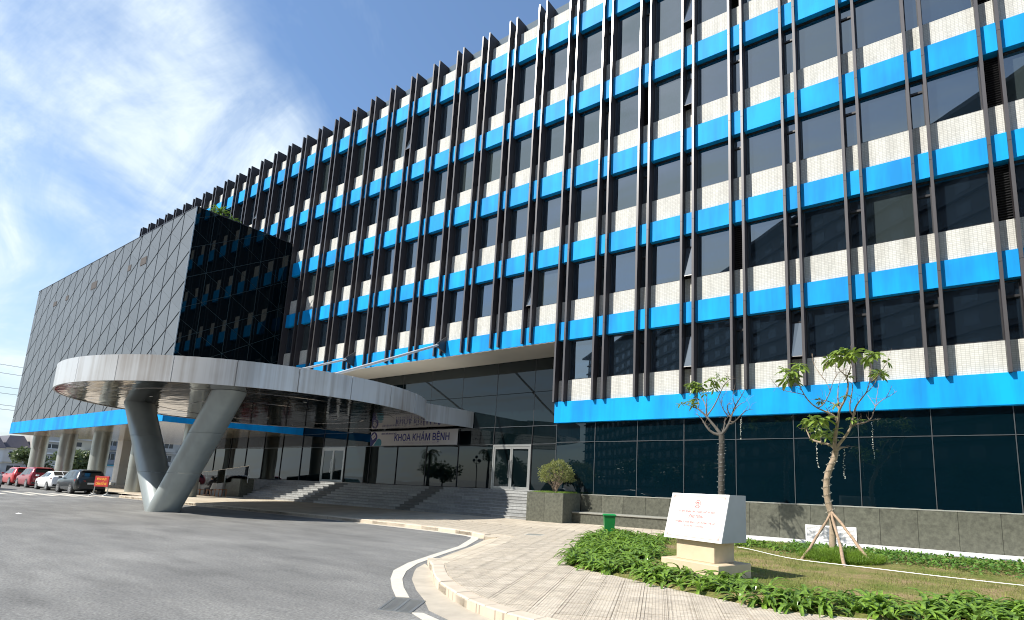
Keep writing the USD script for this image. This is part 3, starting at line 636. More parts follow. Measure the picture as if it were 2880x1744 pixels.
for k in DOORS:
    x1, x0 = XK[k] - .02, XK[k + 1] + .02
    d = thing('door', parent=bl, label='double glass door in a grey metal frame')
    obj('door_frame', MB().box(x0, x0 + .09, EY - .08, EY + .1, 1.385, 4.015).box(x1 - .09, x1, EY - .08, EY + .1, 1.385, 4.015).box(x0 + .09, x1 - .09, EY - .08, EY + .1, 3.90, 4.015), 'alu', d)
    xm = (x0 + x1) / 2
    for s, (a, b) in enumerate(((x0 + .10, xm - .006), (xm + .006, x1 - .10))):
        obj('door_leaf', MB().box(a, a + .10, EY - .06, EY, 1.39, 3.89).box(b - .10, b, EY - .06, EY, 1.39, 3.89).box(a + .1, b - .1, EY - .06, EY, 3.76, 3.89).box(a + .1, b - .1, EY - .06, EY, 1.39, 1.55), 'alu', d)
        obj('door_pane', pane_mesh(a + .1, b - .1, 1.55, 3.76, EY - .03), 'hall_glass', d)
        hx = xm - .11 if s == 0 else xm + .11
        obj('handle', MB().tube([(hx, EY - .13, 2.05), (hx, EY - .13, 3.10)], .022, 8).tube([(hx, EY - .13, 2.2), (hx, EY - .05, 2.2)], .012, 6).tube([(hx, EY - .13, 2.95), (hx, EY - .05, 2.95)], .012, 6), 'steel', d)
# granite plinth
pl = thing('plinth', parent=bl)
x = 1.78; rng = np.random.default_rng(8)
while x < RIGHT:
    w = 1.155
    obj('granite_panel', MB().cbox(x + .004, x + w - .004, .28 + rng.uniform(-.002, .002), .60, -.25, 1.30, .006), 'granite', pl); x += w
obj('coping', MB().cbox(1.78, RIGHT, .265, .60, 1.302, 1.345, .006), 'granite_edge', pl)
vg = thing('vent_grille', 'white slatted ventilation grille low on the granite wall behind the leaning tree', 'grille')
obj('frame', MB().box(11.98, 13.72, .24, .279, .02, .07).box(11.98, 13.72, .24, .279, .53, .58).box(11.98, 12.03, .24, .279, .07, .53).box(13.67, 13.72, .24, .279, .07, .53), 'white_paint', vg)
for k in range(10):
    z = .085 + k * .0455
    obj('slat', MB().add([(12.03, .245, z), (13.67, .245, z), (13.67, .277, z + .03), (12.03, .277, z + .03), (12.03, .245, z - .006), (13.67, .245, z - .006), (13.67, .277, z + .024), (12.03, .277, z + .024)], [(0, 1, 2, 3), (5, 4, 7, 6), (0, 4, 5, 1), (1, 5, 6, 2), (2, 6, 7, 3), (3, 7, 4, 0)]), 'white_paint', vg)

# ---- steps of the entrance
st = thing('stairs', kind='structure')
N, RISE, RUN = 9, .1535, .30
rng = np.random.default_rng(21)
for k in range(N):
    y0, zt = -.90 + RUN * k, RISE * (k + 1)
    y1 = y0 + RUN if k < N - 1 else EY - .06
    x = -27.9 + rng.uniform(-.6, 0)
    while x < -.40:
        a, b = max(x, -27.9), min(x + 1.3 + rng.uniform(-.25, .25), -.40)
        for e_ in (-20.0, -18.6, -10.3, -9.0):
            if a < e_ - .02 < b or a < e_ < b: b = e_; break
        if b - a > .05:
            m = MB().box(a + .002, b - .002, y0 + .012, y1 + .03, zt - RISE - .03, zt - .04).cbox(a + .002, b - .002, y0 - .012, y1 + .010, zt - .0395, zt + rng.uniform(0, .001), .006)
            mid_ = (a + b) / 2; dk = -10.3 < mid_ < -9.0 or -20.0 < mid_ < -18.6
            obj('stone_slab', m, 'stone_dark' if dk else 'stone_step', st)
        x = b
        if b >= -.40: break
obj('landing', MB().box(-46, -27.9, -.2, EY - .06, -.2, 1.36), 'stone_step', st)
# planter boxes and bench
def planter(x0, x1, y0, y1, h, label):
    p = thing('planter', label, 'planter')
    n = max(1, round((x1 - x0) / 1.0))
    for k in range(n):
        a, b = x0 + (x1 - x0) * k / n, x0 + (x1 - x0) * (k + 1) / n
        obj('granite_panel', MB().cbox(a + .003, b - .003, y0, y0 + .06, -.1, h - .003, .005), 'granite', p)
    for xx in (x0, x1 - .06):
        obj('granite_panel', MB().cbox(xx, xx + .06, y0 + .062, y1, -.1, h - .003, .005), 'granite', p)
    obj('coping', MB().box(x0 + .003, x1 - .003, y0 + .003, y0 + .14, h - .002, h + .018).box(x0 + .003, x0 + .14, y0 + .141, y1, h - .002, h + .018).box(x1 - .14, x1 - .003, y0 + .141, y1, h - .002, h + .018), 'granite', p)
    obj('soil', MB().box(x0 + .065, x1 - .065, y0 + .065, y1, 0, h - .004), 'soil', p)
    return p
planter(-.37, 1.76, -1.20, .27, 1.34, 'tall square granite planter at the right end of the steps')
planter(-30.2, -27.95, -1.20, 1.6, 1.34, 'dark stone planter box at the far left end of the steps')
bn = thing('bench', 'long low stone ledge seat along the granite wall right of the planter', 'bench')
obj('seat', MB().cbox(1.78, 8.4, -.48, .262, .455, .52, .008), 'granite_edge', bn)
obj('base', MB().box(1.79, 8.38, -.42, .262, -.1, .454), 'granite', bn)

# ================================================================== annex block on columns
ax = thing('annex_block', 'windowless wing of grey zigzag panels with black glass side raised on round columns', 'building')
AX0, AX1, AY, AZ0, AZ1 = -65.0, -27.3, -7.02, 6.19, 20.6
obj('wall', MB().box(AX0 + .02, AX1 - .06, AY + .05, .12, 5.06, AZ1 - .25).box(AX0 + .02, AX1 - .06, .12, 2.84, 5.06, 9.1), 'groove', ax)
obj('underside', MB().box(AX0 + .02, AX1 - .02, AY + .03, 2.86, 5.02, 5.055), 'soffit_panel', ax)
obj('underside', MB().box(LEFT, -44.0, 2.865, 14, 5.05, 5.115), 'soffit_panel', ax)
obj('blue_band', MB().cbox(AX0 - .03, AX1 + .05, AY - .03, AY + .04, 5.03, AZ0, .008), 'blue', ax)
obj('blue_band', MB().cbox(AX1 - .05, AX1 + .05, AY + .045, 2.86, 5.03, AZ0, .008), 'blue', ax)
obj('coping', MB().box(AX0 - .02, AX1 + .02, AY - .02, AY + .3, AZ1, AZ1 + .05).box(AX1 - .3, AX1 + .02, AY + .302, .15, AZ1, AZ1 + .05), 'frame_dark', ax)
def lattice(x_of, k0, k1, par, z_ref, clip, i_vert, i_rise, i_fall):
    out = []
    PZ = 2.235
    for k in range(k0, k1):
        xa, xb = x_of(k), x_of(k + 1)
        za = z_ref + (0 if k % 2 == par else PZ / 2); zb = z_ref + (0 if (k + 1) % 2 == par else PZ / 2)
        for n in range(-8, 5):
            A0, A1 = (xa, za + PZ * n), (xa, za + PZ * (n + 1))
            for q in (-1, 0, 1):
                B0 = (xb, zb + PZ * (n + q)); B1 = (xb, zb + PZ * (n + q + 1))
                for tri in ((A0, A1, B0), (A0, A1, B1)):
                    if abs(tri[2][1] - (A0[1] + A1[1]) / 2) < .1 and tri not in out: out.append(tri)
                for tri in ((B0, B1, A0), (B0, B1, A1)):
                    if abs(tri[2][1] - (B0[1] + B1[1]) / 2) < .1 and tri not in out: out.append(tri)
    res = []; seen = set()
    for tri in out:
        key = tuple(sorted((round(a, 2), round(b, 2)) for a, b in tri))
        if key in seen: continue
        seen.add(key)
        P0 = Polygon(tri); c = np.array(P0.centroid.coords[0]); g = P0
        for q in range(3):
            a, b = np.array(tri[q]), np.array(tri[(q + 1) % 3]); d = b - a
            ins = i_vert if abs(d[0]) < 1e-6 else (i_rise if d[1] / d[0] > 0 else i_fall)
            nrm = np.array([-d[1], d[0]]) / np.hypot(*d)
            if nrm @ (c - a) < 0: nrm = -nrm
            t = d / np.hypot(*d)
            a2 = a + nrm * ins - t * 9; b2 = b + nrm * ins + t * 9
            g = g.intersection(Polygon([a2, b2, b2 + nrm * 9, a2 + nrm * 9]))
        g = g.intersection(clip)
        if not g.is_empty and g.geom_type == 'Polygon' and g.area > .02: res.append(g)
    return res
front = lattice(lambda k: AX1 - .01 - 1.93 * k, 0, 20, 1, 18.37, sbox(AX0 + .02, AZ0 + .01, AX1 - .03, AZ1 - .01), .064, .064, .008)
front.sort(key=lambda g: -g.centroid.x)
left_over = MB()
for n, g in enumerate(front):
    if n < 298: obj('panel', MB().polyxz(g, AY + .045, AY), 'annex_panel', ax)
    else: left_over.polyxz(g, AY + .045, AY)
if left_over.n: obj('panel', left_over, 'annex_panel', ax, kind='stuff')
side = lattice(lambda k: -7.6 + 1.8 * k, 0, 5, 1, 18.22, sbox(AY + .05, AZ0 + .01, .15, AZ1 - .01), .018, .018, .018)
for g in side: obj('side_pane', MB().polyyz(g, AX1 - .055, AX1 - .01), 'annex_glass', ax)
obj('side_joints', MB().box(AX1 - .06, AX1 - .035, AY + .05, .14, AZ0, AZ1), 'joint_teal', ax)
obj('corner_trim', MB().box(AX1 - .03, AX1 + .012, AY - .015, AY + .045, AZ0, AZ1), 'alu', ax)
for x0, x1, z0, z1 in ((-36.35, -35.2, 17.85, 18.5), (-38.95, -38.3, 17.9, 18.4), (-47.5, -46.1, 17.75, 18.45), (-54.6, -53.8, 17.87, 18.35), (-58.4, -57.4, 17.85, 18.33)):
    obj('hatch', MB().cbox(x0, x1, AY - .03, AY + .03, z0, z1, .01), 'rust', ax)
for k in range(5):
    cx, cy = -28.2 - 9.1 * k, -4.6
    c = thing('column', ['round metal column under the annex corner, nearest the steps', 'second round metal column from the steps, standing behind the red sign', 'third round metal column, behind the dark grey car', 'fourth round metal column, behind the white sedan', 'farthest round metal column at the left end of the annex'][k], 'column', 'round columns under the annex', (cx, cy, 0))
    obj('shaft', MB().tube([(0, 0, -.05), (0, 0, 1.9)], .65, 40).tube([(0, 0, 1.905), (0, 0, 3.6)], .65, 40).tube([(0, 0, 3.605), (0, 0, 5.019)], .65, 40), 'column', c, smooth=40)
pr = thing('pier', 'square pale plaster pier standing behind the round columns', 'pier', loc=(-61.6, 2.0, 0))
obj('shaft', MB().cbox(-.8, .8, -.6, .6, -.05, 5.04, .02), 'white_paint', pr)
obj('base', MB().cbox(-.62, .62, -.67, .67, -.05, .3, .02), 'granite', pr)

# ================================================================== canopy
cn = thing('entrance_canopy', 'big round metal entrance canopy with streaked rim over the drop-off', 'canopy')
ECX, ECY, EA, EB, ET = -14.43, -6.92, 9.39, 8.47, -.35
ZS, ZC = 5.12, 6.14
def ell(t, d=0.0):
    u, v = (EA + d) * math.cos(t), (EB + d) * math.sin(t)
    return (ECX + u * math.cos(ET) - v * math.sin(ET), ECY + u * math.sin(ET) + v * math.cos(ET))
epg = Polygon([ell(2 * math.pi * k / 160) for k in range(160)])
NX0, NX1 = -20.6, -8.2
neck = sbox(NX0, -6.0, NX1, 2.86)
deck = epg.buffer(-.06).union(neck.buffer(-.06))
obj('deck', MB().poly(deck, ZS + .02, ZC - .06), 'core_light', cn)
# underside in bands of polished sheet, slightly stepped rings
rings = [1.0, .985, .80, .62, .40]
for k in range(len(rings)):
    o = affinity.scale(epg.buffer(-.07), rings[k], rings[k], origin=(ECX, ECY))
    i_ = affinity.scale(epg.buffer(-.07), rings[k + 1] , rings[k + 1], origin=(ECX, ECY)) if k + 1 < len(rings) else Polygon()
    obj('soffit_sheet', MB().poly(o.difference(i_.buffer(.006)) if k + 1 < len(rings) else o, ZS - .004 + .012 * (k % 2), ZS + .03), 'soffit_mirror', cn)
obj('soffit_sheet', MB().poly(neck.buffer(-.03).difference(epg.buffer(-.05)), ZS - .004, ZS + .03), 'soffit_mirror', cn)
# rim panels
NP = 24
for k in range(NP):
    t0, t1 = 2 * math.pi * k / NP, 2 * math.pi * (k + 1) / NP
    mid = Point(ell((t0 + t1) / 2))
    if neck.contains(mid): continue
    m = MB(); n = 8; e = .0016
    ts = np.linspace(t0 + e, t1 - e, n + 1)
    ring = []
    for t in ts:
        po, pi_ = ell(t, 0), ell(t, -.07)
        ring.append([(*po, ZS - .02), (*po, ZC), (*pi_, ZC), (*pi_, ZS - .02)])
    v = [p for r in ring for p in r]; f = []
    for j in range(n):
        for q in range(4): f.append((4 * j + q, 4 * (j + 1) + q, 4 * (j + 1) + (q + 1) % 4, 4 * j + (q + 1) % 4))
    f += [(3, 2, 1, 0), (4 * n, 4 * n + 1, 4 * n + 2, 4 * n + 3)]
    m.add(v, f); obj('rim_panel', m, 'canopy_rim', cn, smooth=30)
for xx, s in ((NX1, 1), (NX0, -1)):
    for a, b in ((-1.85, -.28), (-.275, 1.29), (1.295, 2.86)):
        obj('neck_panel', MB().box(min(xx, xx - .05 * s), max(xx, xx - .05 * s), a, b, ZS - .02, ZC), 'canopy_rim', cn)
for (px, py) in ((-12.1, -9.3), (-16.2, -8.6), (-10.9, -5.4), (-17.5, -5.1), (-14.3, -12.2), (-19.7, -7.6), (-8.3, -8.2), (-13.7, -3.1)):
    obj('downlight', MB().tube([(px, py, ZS - .012), (px, py, ZS + .02)], .07, 14), 'white_paint', cn)
for (bx, bz, tx, ty) in ((-8.35, 9.86, -8.35, -7.8), (-17.4, 9.88, -17.4, -8.6)):
    r = thing('tie_rod', 'thin steel tie rod running from the facade bracket down to the canopy, ' + ('right one' if bx > -10 else 'left one'), 'rod')
    obj('rod', MB().tube([(bx, -.42, bz - .12), (tx, ty, ZC + .12)], .075, 10), 'rod_paint', r)
    obj('bracket', MB().hull([(bx - .06, YB - .01, bz + .55), (bx + .06, YB - .01, bz + .55), (bx - .06, YB - .01, bz - .5), (bx + .06, YB - .01, bz - .5), (bx - .06, -.5, bz - .02), (bx + .06, -.5, bz - .02), (bx - .06, -.5, bz - .22), (bx + .06, -.5, bz - .22)]), 'frame_dark', r)
    obj('foot', MB().cbox(tx - .12, tx + .12, ty - .2, ty + .2, ZC - .08, ZC + .2, .02), 'steel', r)
# V column
vc = thing('v_column', 'tall grey V shaped column standing on the road and holding the round canopy', 'column', loc=(-13.55, -11.3, 0))
for s, (tx, ty) in (('l', (-4.55, -.08)), ('r', (4.75, -.0))):
    n = 28; rings_ = []
    for z, (ox, oy), ra, rb in ((RZ - .05, (0, 0), .76, .62), (ZS - .003, (tx, ty), .80, .62)):
        rings_.append([(ox + ra * math.cos(2 * math.pi * q / n), oy + rb * math.sin(2 * math.pi * q / n), z) for q in range(n)])
    A, B = (np.array(r) for r in rings_)
    for a, b in ((0, .34), (.342, .67), (.672, 1)):
        v = np.vstack([A * (1 - a) + B * a, A * (1 - b) + B * b])
        f = [(q, (q + 1) % n, n + (q + 1) % n, n + q) for q in range(n)]
        obj('leg', MB().add(v, f), 'v_metal', vc, smooth=40)
# hanging banner
BY = 2.3
bX = lambda x: 16.46 + (x - 16.46) * 1.0465
bZ = lambda z: 1.65 + (z - 1.65) * 1.0465
BX0, BX1, BZ0, BZ1 = bX(-16.1), bX(-7.8), bZ(3.91), bZ(4.87)
bn = thing('banner', 'white hanging banner with blue lettering below the canopy', 'banner')
obj('cloth', MB().box(BX0, BX1, BY, BY + .02, BZ0, BZ1), 'banner_white', bn)
ux, uz = (1, 0, 0), (0, 0, 1)
text(bn, 'lettering', 'KHOA KHÁM BỆNH', .46, 'banner_navy', (bX(-11.05), BY - .002, bZ(4.22)), ux, uz, width=5.35)
text(bn, 'small_lettering', 'BỆNH VIỆN NHI HÀ NỘI', .10, 'banner_navy', (bX(-14.2), BY - .002, bZ(4.66)), ux, uz, width=1.6)
text(bn, 'small_lettering', 'EXAMINATION DEPARTMENT', .14, 'banner_pale', (bX(-11.0), BY - .002, bZ(4.00)), ux, uz, width=3.5)
def bpoly(pg): return affinity.translate(affinity.scale(pg, 1.0465, 1.0465, origin=(0, 0)), bX(0), bZ(0))
c0 = sbox(-16.095, 3.915, -7.81, 4.865)
drop = Point(-15.75, 4.50).buffer(.36).union(Polygon([(-16.09, 4.45), (-15.4, 4.42), (-15.85, 3.915), (-16.09, 3.915)])).intersection(c0)
tb = Point(-15.2, 4.1).buffer(.3).union(Polygon([(-15.75, 3.915), (-14.95, 3.915), (-14.95, 4.15), (-15.4, 4.3)])).intersection(c0).difference(drop.buffer(.02))
lg = affinity.rotate(sbox(-15.93, 4.42, -15.62, 4.66).buffer(.04).difference(sbox(-15.87, 4.48, -15.68, 4.60)).union(Point(-15.78, 4.54).buffer(.05)), 35)
obj('emblem', MB().polyxz(bpoly(drop), BY, BY - .006), 'banner_blue', bn)
obj('emblem', MB().polyxz(bpoly(tb), BY, BY - .004), 'banner_teal', bn)
obj('emblem', MB().polyxz(bpoly(lg), BY - .006, BY - .010), 'banner_white', bn)
# ================================================================== monument, bin
TH_M = -0.348
mo = thing('monument', 'white inscribed stone desk on a stepped tan pedestal in the flower bed', 'monument', loc=(12.386, -11.503, 0), rz=TH_M)
obj('base', MB().cbox(-.735, .735, -.4925, .4925, -.05, .315, .012), 'tan_stone', mo)
obj('pedestal', MB().cbox(-.484, .484, -.302, .302, .3155, .711, .008), 'tan_stone', mo)
o, d1, d2, w = .345, .754, .499, .736
z1, z2 = .712, 1.606
sl = math.atan2(d1 - d2, z2 - z1)
body = MB().hull([(sx * w, y, z) for sx in (-1, 1) for y, z in ((-d1 + o + .012, z1), (-d1 + o + .012, z1 + .02), (-d2 + o + .012, z2), (o, z2), (o, z1))])
obj('desk', body, 'plaque_side_shade', mo)
fu, fz = np.array([1.0, 0, 0]), np.array([0, (d1 - d2), (z2 - z1)]); H = np.linalg.norm(fz); fz /= H
fn = np.cross(fu, fz)
F0 = np.array([0, -d1 + o + .010, z1])
def fpt(x, h, out=0.0): return F0 + fu * x + fz * h + fn * out
def fbox(name, x0, x1, h0, h1, t0, t1, m):
    obj(name, MB().hull([fpt(x, h, t) for x in (x0, x1) for h in (h0, h1) for t in (t0, t1)]), m, mo)
fbox('plaque', -w - .004, w + .004, -.004, H + .004, -.01, .012, 'plaque_white')
for (x0, x1, h0, h1) in ((-.68, .68, .045, .058), (-.68, .68, H - .058, H - .045), (-.68, -.667, .058, H - .058), (.667, .68, .058, H - .058)):
    fbox('border', x0, x1, h0, h1, .0125, .0135, 'pink_print')
for sx in (-1, 1):
    for hh in (.075, H - .075): fbox('corner_mark', sx * .65 - .018, sx * .65 + .018, hh - .018, hh + .018, .0125, .0138, 'pink_print')
def mtext(s, h, hh, width, m='red_print'):
    text(mo, 'inscription', s, h, m, fpt(0, hh, .0122), fu, fz, depth=.002, width=width)
mtext('ỦY BAN NHÂN DÂN THÀNH PHỐ HÀ NỘI', .036, .545, .93)
mtext('CÔNG TRÌNH', .058, .435, .40)
mtext('KỶ NIỆM 70 NĂM NGÀY GIẢI PHÓNG THỦ ĐÔ', .036, .330, 1.05)
mtext('(10/10/1954 - 10/10/2024)', .036, .255, .50)
em = MB()
def fpoly(pg):
    for g in getattr(pg, 'geoms', [pg]):
        t = trimesh.creation.extrude_polygon(g, .0016, engine='earcut')
        v = np.array([fpt(a, b, .0122 + c) for a, b, c in t.vertices]); em.add(v, t.faces)
cx_, cy_ = 0.0, .72
ring = affinity.scale(Point(cx_, cy_).buffer(.085, 24), .92, 1).difference(affinity.scale(Point(cx_, cy_).buffer(.071, 24), .92, 1))
roof_ = Polygon([(-.055, .735), (-.03, .757), (-.012, .762), (0, .772), (.012, .762), (.03, .757), (.055, .735), (.036, .732), (.03, .712), (.020, .712), (.022, .732), (-.022, .732), (-.020, .712), (-.03, .712), (-.036, .732)])
legs_ = Polygon([(-.045, .648), (-.034, .70), (.034, .70), (.045, .648), (.033, .648), (.025, .690), (-.025, .690), (-.033, .648)])
fpoly(ring); fpoly(roof_); fpoly(legs_); fpoly(Polygon([(-.03, .712), (.03, .712), (.022, .703), (-.022, .703)]))
obj('emblem', em, 'red_print', mo)

bi = thing('wheelie_bin', 'green plastic wheelie bin standing behind the strap leaved plants', 'bin', loc=(6.45, -5.05, 0.02), rz=0.62)
def frus(x0, y0, z0, x1, y1, z1): return [(sx * x, sy * y, z) for sx in (-1, 1) for sy in (-1, 1) for x, y, z in ((x0, y0, z0), (x1, y1, z1))]
SB = .68 / .93
def fr(m, *a): return m.hull(np.array(frus(*a)) * [SB * 1.2, SB * 1.2, SB * 1.08])
obj('body', fr(fr(MB(), .185, .21, .05, .225, .255, .86), .245, .275, .84, .245, .275, .875), 'bin_green', bi)
obj('lid', fr(fr(MB(), .262, .292, .878, .258, .288, .905), .25, .28, .905, .215, .245, .935), 'bin_lid', bi)
for s in (-1, 1):
    obj('wheel', MB().tube(np.array([(s * .15, .24, .1), (s * .205, .24, .1)]) * SB, .1 * SB, 16), 'rubber', bi)
    obj('rib', MB().add(*MB().box(s * .09 - .02, s * .09 + .02, -.252, -.19, .1, .8).mesh()).xf(np.eye(3) * SB), 'bin_green', bi)

# ================================================================== leaves, trees, planting
def leaf_blades(rng, n, spread, size, flat=.5, width=.33):
    """n short leaf faces (folded diamonds) about the origin"""
    m_v, m_f = [], []
    for _ in range(n):
        c = rng.normal(0, 1, 3); c = c / np.linalg.norm(c) * spread * rng.random() ** .45
        d = rng.normal(0, 1, 3); d[2] *= flat; d /= np.linalg.norm(d)
        s = np.cross(d, rng.normal(0, 1, 3)); s /= np.linalg.norm(s); L = size * rng.uniform(.7, 1.3); W = L * width
        k = len(m_v); m_v += [c, c + d * L * .5 + s * W * .5, c + d * L, c + d * L * .5 - s * W * .5]
        m_f += [(k, k + 1, k + 2), (k, k + 2, k + 3)]
    return np.array(m_v), np.array(m_f)

def strap(mb, base, rng, n, L, W, nseg=5, up=(.35, 1.25)):
    """one clump of arching strap leaves"""
    for _ in range(n):
        a = rng.uniform(0, 2 * math.pi); e = rng.uniform(*up); l = L * rng.uniform(.65, 1.2); w = W * rng.uniform(.75, 1.2)
        d = np.array([math.cos(a), math.sin(a), 0]); side = np.array([-d[1], d[0], 0])
        tw = rng.uniform(-.35, .35); p = np.array(base, float) + d * .02; v = []
        for k in range(nseg + 1):
            t = k / nseg; ww = w * (.55 + 1.2 * t) * (1 - t) ** .55 + .0015
            sd = side * math.cos(tw * t) + np.array([0, 0, math.sin(tw * t)])
            mid = p - np.array([0, 0, ww * .35])
            v += [p - sd * ww, mid, p + sd * ww]
            p = p + (d * math.cos(e) + np.array([0, 0, math.sin(e)])) * l / nseg
            e -= rng.uniform(1.6, 2.6) / nseg
        f = []
        for k in range(nseg):
            b = 3 * k
            f += [(b, b + 1, b + 4, b + 3), (b + 1, b + 2, b + 5, b + 4)]
        mb.add(v, f)

def zsoil(x, y): return float(soil_z(np.array([[x, y]]))[0])
rng = np.random.default_rng(31)
edge_ls = LineString(garden_edge[1:]); left_ls = LineString([(6.3, -4.9), (7.25, -8.23), (9.4, -12.2)])
mono_pg = affinity.translate(affinity.rotate(sbox(-.75, -.5, .75, .5), math.degrees(TH_M), origin=(0, 0)), 12.386, -11.503)
front_mb, back_mb = MB(), MB()
cnt = 0
for _ in range(5200):
    x, y = rng.uniform(5.8, 22), rng.uniform(-14, -2)
    pt = Point(x, y)
    if not garden_pg.buffer(-.10).contains(pt) or mono_pg.buffer(.08).contains(pt): continue
    de, dl = edge_ls.distance(pt), left_ls.distance(pt)
    infront = de < (1.25 if x > 11 else 1.6) + .25 * math.sin(x * 3.1)
    inleft = dl < 2.3 and x < 10.6
    if not (infront or inleft): continue
    if min(de, dl) > .9 and rng.random() < .25: continue
    strap(front_mb, (x, y, zsoil(x, y) - .01), rng, rng.integers(8, 12), .50, .040); cnt += 1
    if cnt > 460: break
obj('border_planting', front_mb, 'strap_leaf', kind='stuff', label='dense green strap leaved border planting along the front of the flower bed', cat='plants')
cnt = 0
for _ in range(900):
    x, y = rng.uniform(9.0, 13.4), rng.uniform(-5.4, -3.3)
    if not garden_pg.buffer(-.12).contains(Point(x, y)): continue
    strap(back_mb, (x, y, zsoil(x, y) - .01), rng, rng.integers(9, 13), .38, .026); cnt += 1
    if cnt > 95: break
obj('back_planting', back_mb, 'strap_leaf', kind='stuff', label='strap leaved plants at the back of the bed beside the pale apron', cat='plants')
# oval leaved ground cover along the back right
gm = MB(); ov = []; of = []
for _ in range(7500):
    x = rng.uniform(12.6, 24); yc = -5.0 - .12 * (x - 13); y = rng.normal(yc, .60)
    if not garden_pg.buffer(-.08).contains(Point(x, y)) or abs(y - yc) > 1.3: continue
    h = .24 * math.exp(-((y - yc) / .8) ** 2) * rng.random() ** .6
    c = np.array([x, y, zsoil(x, y) + .03 + h]); d = np.array([*rng.normal(0, 1, 2), rng.normal(.1, .45)]); d /= np.linalg.norm(d)
    s = np.cross(d, [*rng.normal(0, .35, 2), 1.0]); s /= np.linalg.norm(s); L = rng.uniform(.07, .12)
    k = len(ov); ov += [c, c + d * L * .35 + s * L * .27, c + d * L * .75 + s * L * .2, c + d * L, c + d * L * .75 - s * L * .2, c + d * L * .35 - s * L * .27]
    of += [(k, k + 1, k + 5), (k + 1, k + 2, k + 5), (k + 2, k + 4, k + 5), (k + 2, k + 3, k + 4)]
gm.add(ov, of)
obj('ground_cover', gm, 'oval_leaf', kind='stuff', label='leafy green ground cover along the granite wall at the right', cat='plants')
# grass
gr_v, gr_f = [], []
N_G = 26000
px = rng.uniform(7, 24, N_G * 2); py = rng.uniform(-13.4, -2.2, N_G * 2)
dens = meshkit.fbm(np.c_[px * .55, py * .55, np.zeros_like(px)], 4, 9)
gin = garden_pg.buffer(-.05)
import shapely
ok = shapely.contains_xy(gin, px, py) & (rng.random(len(px)) < np.clip((dens - .36) * 4.5, .08, 1)) & ~shapely.contains_xy(mono_pg, px, py)
px, py = px[ok][:N_G], py[ok][:N_G]; pz = soil_z(np.c_[px, py])
n = len(px); a = rng.uniform(0, 2 * math.pi, n); hh = rng.uniform(.03, .085, n); ln = rng.uniform(.01, .06, n); ww = rng.uniform(.003, .006, n)
ca, sa = np.cos(a), np.sin(a)
B1 = np.c_[px - sa * ww, py + ca * ww, pz - .005]; B2 = np.c_[px + sa * ww, py - ca * ww, pz - .005]; T = np.c_[px + ca * ln, py + sa * ln, pz + hh]
gv = np.stack([B1, B2, T], 1).reshape(-1, 3)
obj('grass', MB().add(gv, np.arange(3 * n).reshape(-1, 3)), 'grass_blade', kind='stuff', label='short patchy grass on the flower bed soil', cat='grass')
# fern mound under the leaning tree
fv, ff = [], []
for _ in range(5200):
    a, r = rng.uniform(0, 2 * math.pi), math.sqrt(rng.random())
    cx0, cy0 = 14.15 + .95 * r * math.cos(a), -6.5 + .75 * r * math.sin(a)
    p = np.array([cx0, cy0, zsoil(cx0, cy0)]); hgt = .34 * (1 - .55 * r * r) * rng.uniform(.55, 1.1)
    q = p + np.array([rng.normal(0, .07) + .1 * r * math.cos(a), rng.normal(0, .07) + .1 * r * math.sin(a), hgt])
    s = rng.normal(0, 1, 3); s /= np.linalg.norm(s); s *= .006
    k = len(fv); fv += [p - s, p + s, q]; ff.append((k, k + 1, k + 2))
    for _ in range(3):
        t = rng.uniform(.4, 1); c = p + (q - p) * t; d = rng.normal(0, 1, 3); d /= np.linalg.norm(d); d *= .06
        s2 = np.cross(d, [0, 0, 1]); s2 = s2 / (np.linalg.norm(s2) + 1e-9) * .004
        k = len(fv); fv += [c - s2, c + s2, c + d]; ff.append((k, k + 1, k + 2))
obj('fern_mound', MB().add(fv, ff), 'fern_leaf', label='feathery bright green fern mound round the foot of the leaning tree', cat='fern')

# ---- the two small trees
def palmate(rng, size):
    """a hand of long oval leaves on short stalks"""
    V_, F_ = [], []
    n = rng.integers(7, 11); ax_ = rng.normal(0, .35, 3) + np.array([0, 0, 1.0]); ax_ /= np.linalg.norm(ax_)
    t1 = np.cross(ax_, [1, 0, .2]); t1 /= np.linalg.norm(t1); t2 = np.cross(ax_, t1)
    for k in range(n):
        a = 2 * math.pi * k / n + rng.uniform(-.25, .25); e = rng.uniform(-.55, .45)
        d = (t1 * math.cos(a) + t2 * math.sin(a)) * math.cos(e) + ax_ * math.sin(e); s = np.cross(ax_, d); s /= np.linalg.norm(s)
        L = size * rng.uniform(.75, 1.15); W = L * .19; st_ = L * .12; sag = np.array([0, 0, -1.0])
        P0 = d * st_; b = len(V_)
        pts = [P0]
        for q, (f_, wd) in enumerate(((.25, .6), (.55, 1.0), (.82, .75))):
            c = d * (st_ + L * f_) + sag * L * .28 * f_ * f_
            pts += [c - s * W * wd + ax_ * .01, c - ax_ * W * .15, c + s * W * wd + ax_ * .01]
        pts.append(d * (st_ + L) + sag * L * .33)
        V_ += pts
        F_ += [(b, b + 1, b + 2), (b, b + 2, b + 3)]
        for q in (1, 4):
            F_ += [(b + q, b + q + 3, b + q + 4), (b + q, b + q + 4, b + q + 1), (b + q + 1, b + q + 4, b + q + 5), (b + q + 1, b + q + 5, b + q + 2)]
        F_ += [(b + 7, b + 10, b + 8), (b + 8, b + 10, b + 9)]
    return np.array(V_), np.array(F_)
def smooth_path(pts, n=3):
    pts = np.asarray(pts, float)
    if len(pts) < 3: return pts
    from scipy.interpolate import CubicSpline
    t = np.r_[0, np.cumsum(np.linalg.norm(np.diff(pts, axis=0), axis=1))]
    return CubicSpline(t, pts)(np.interp(np.linspace(0, len(pts) - 1, (len(pts) - 1) * n + 1), np.arange(len(pts)), t))
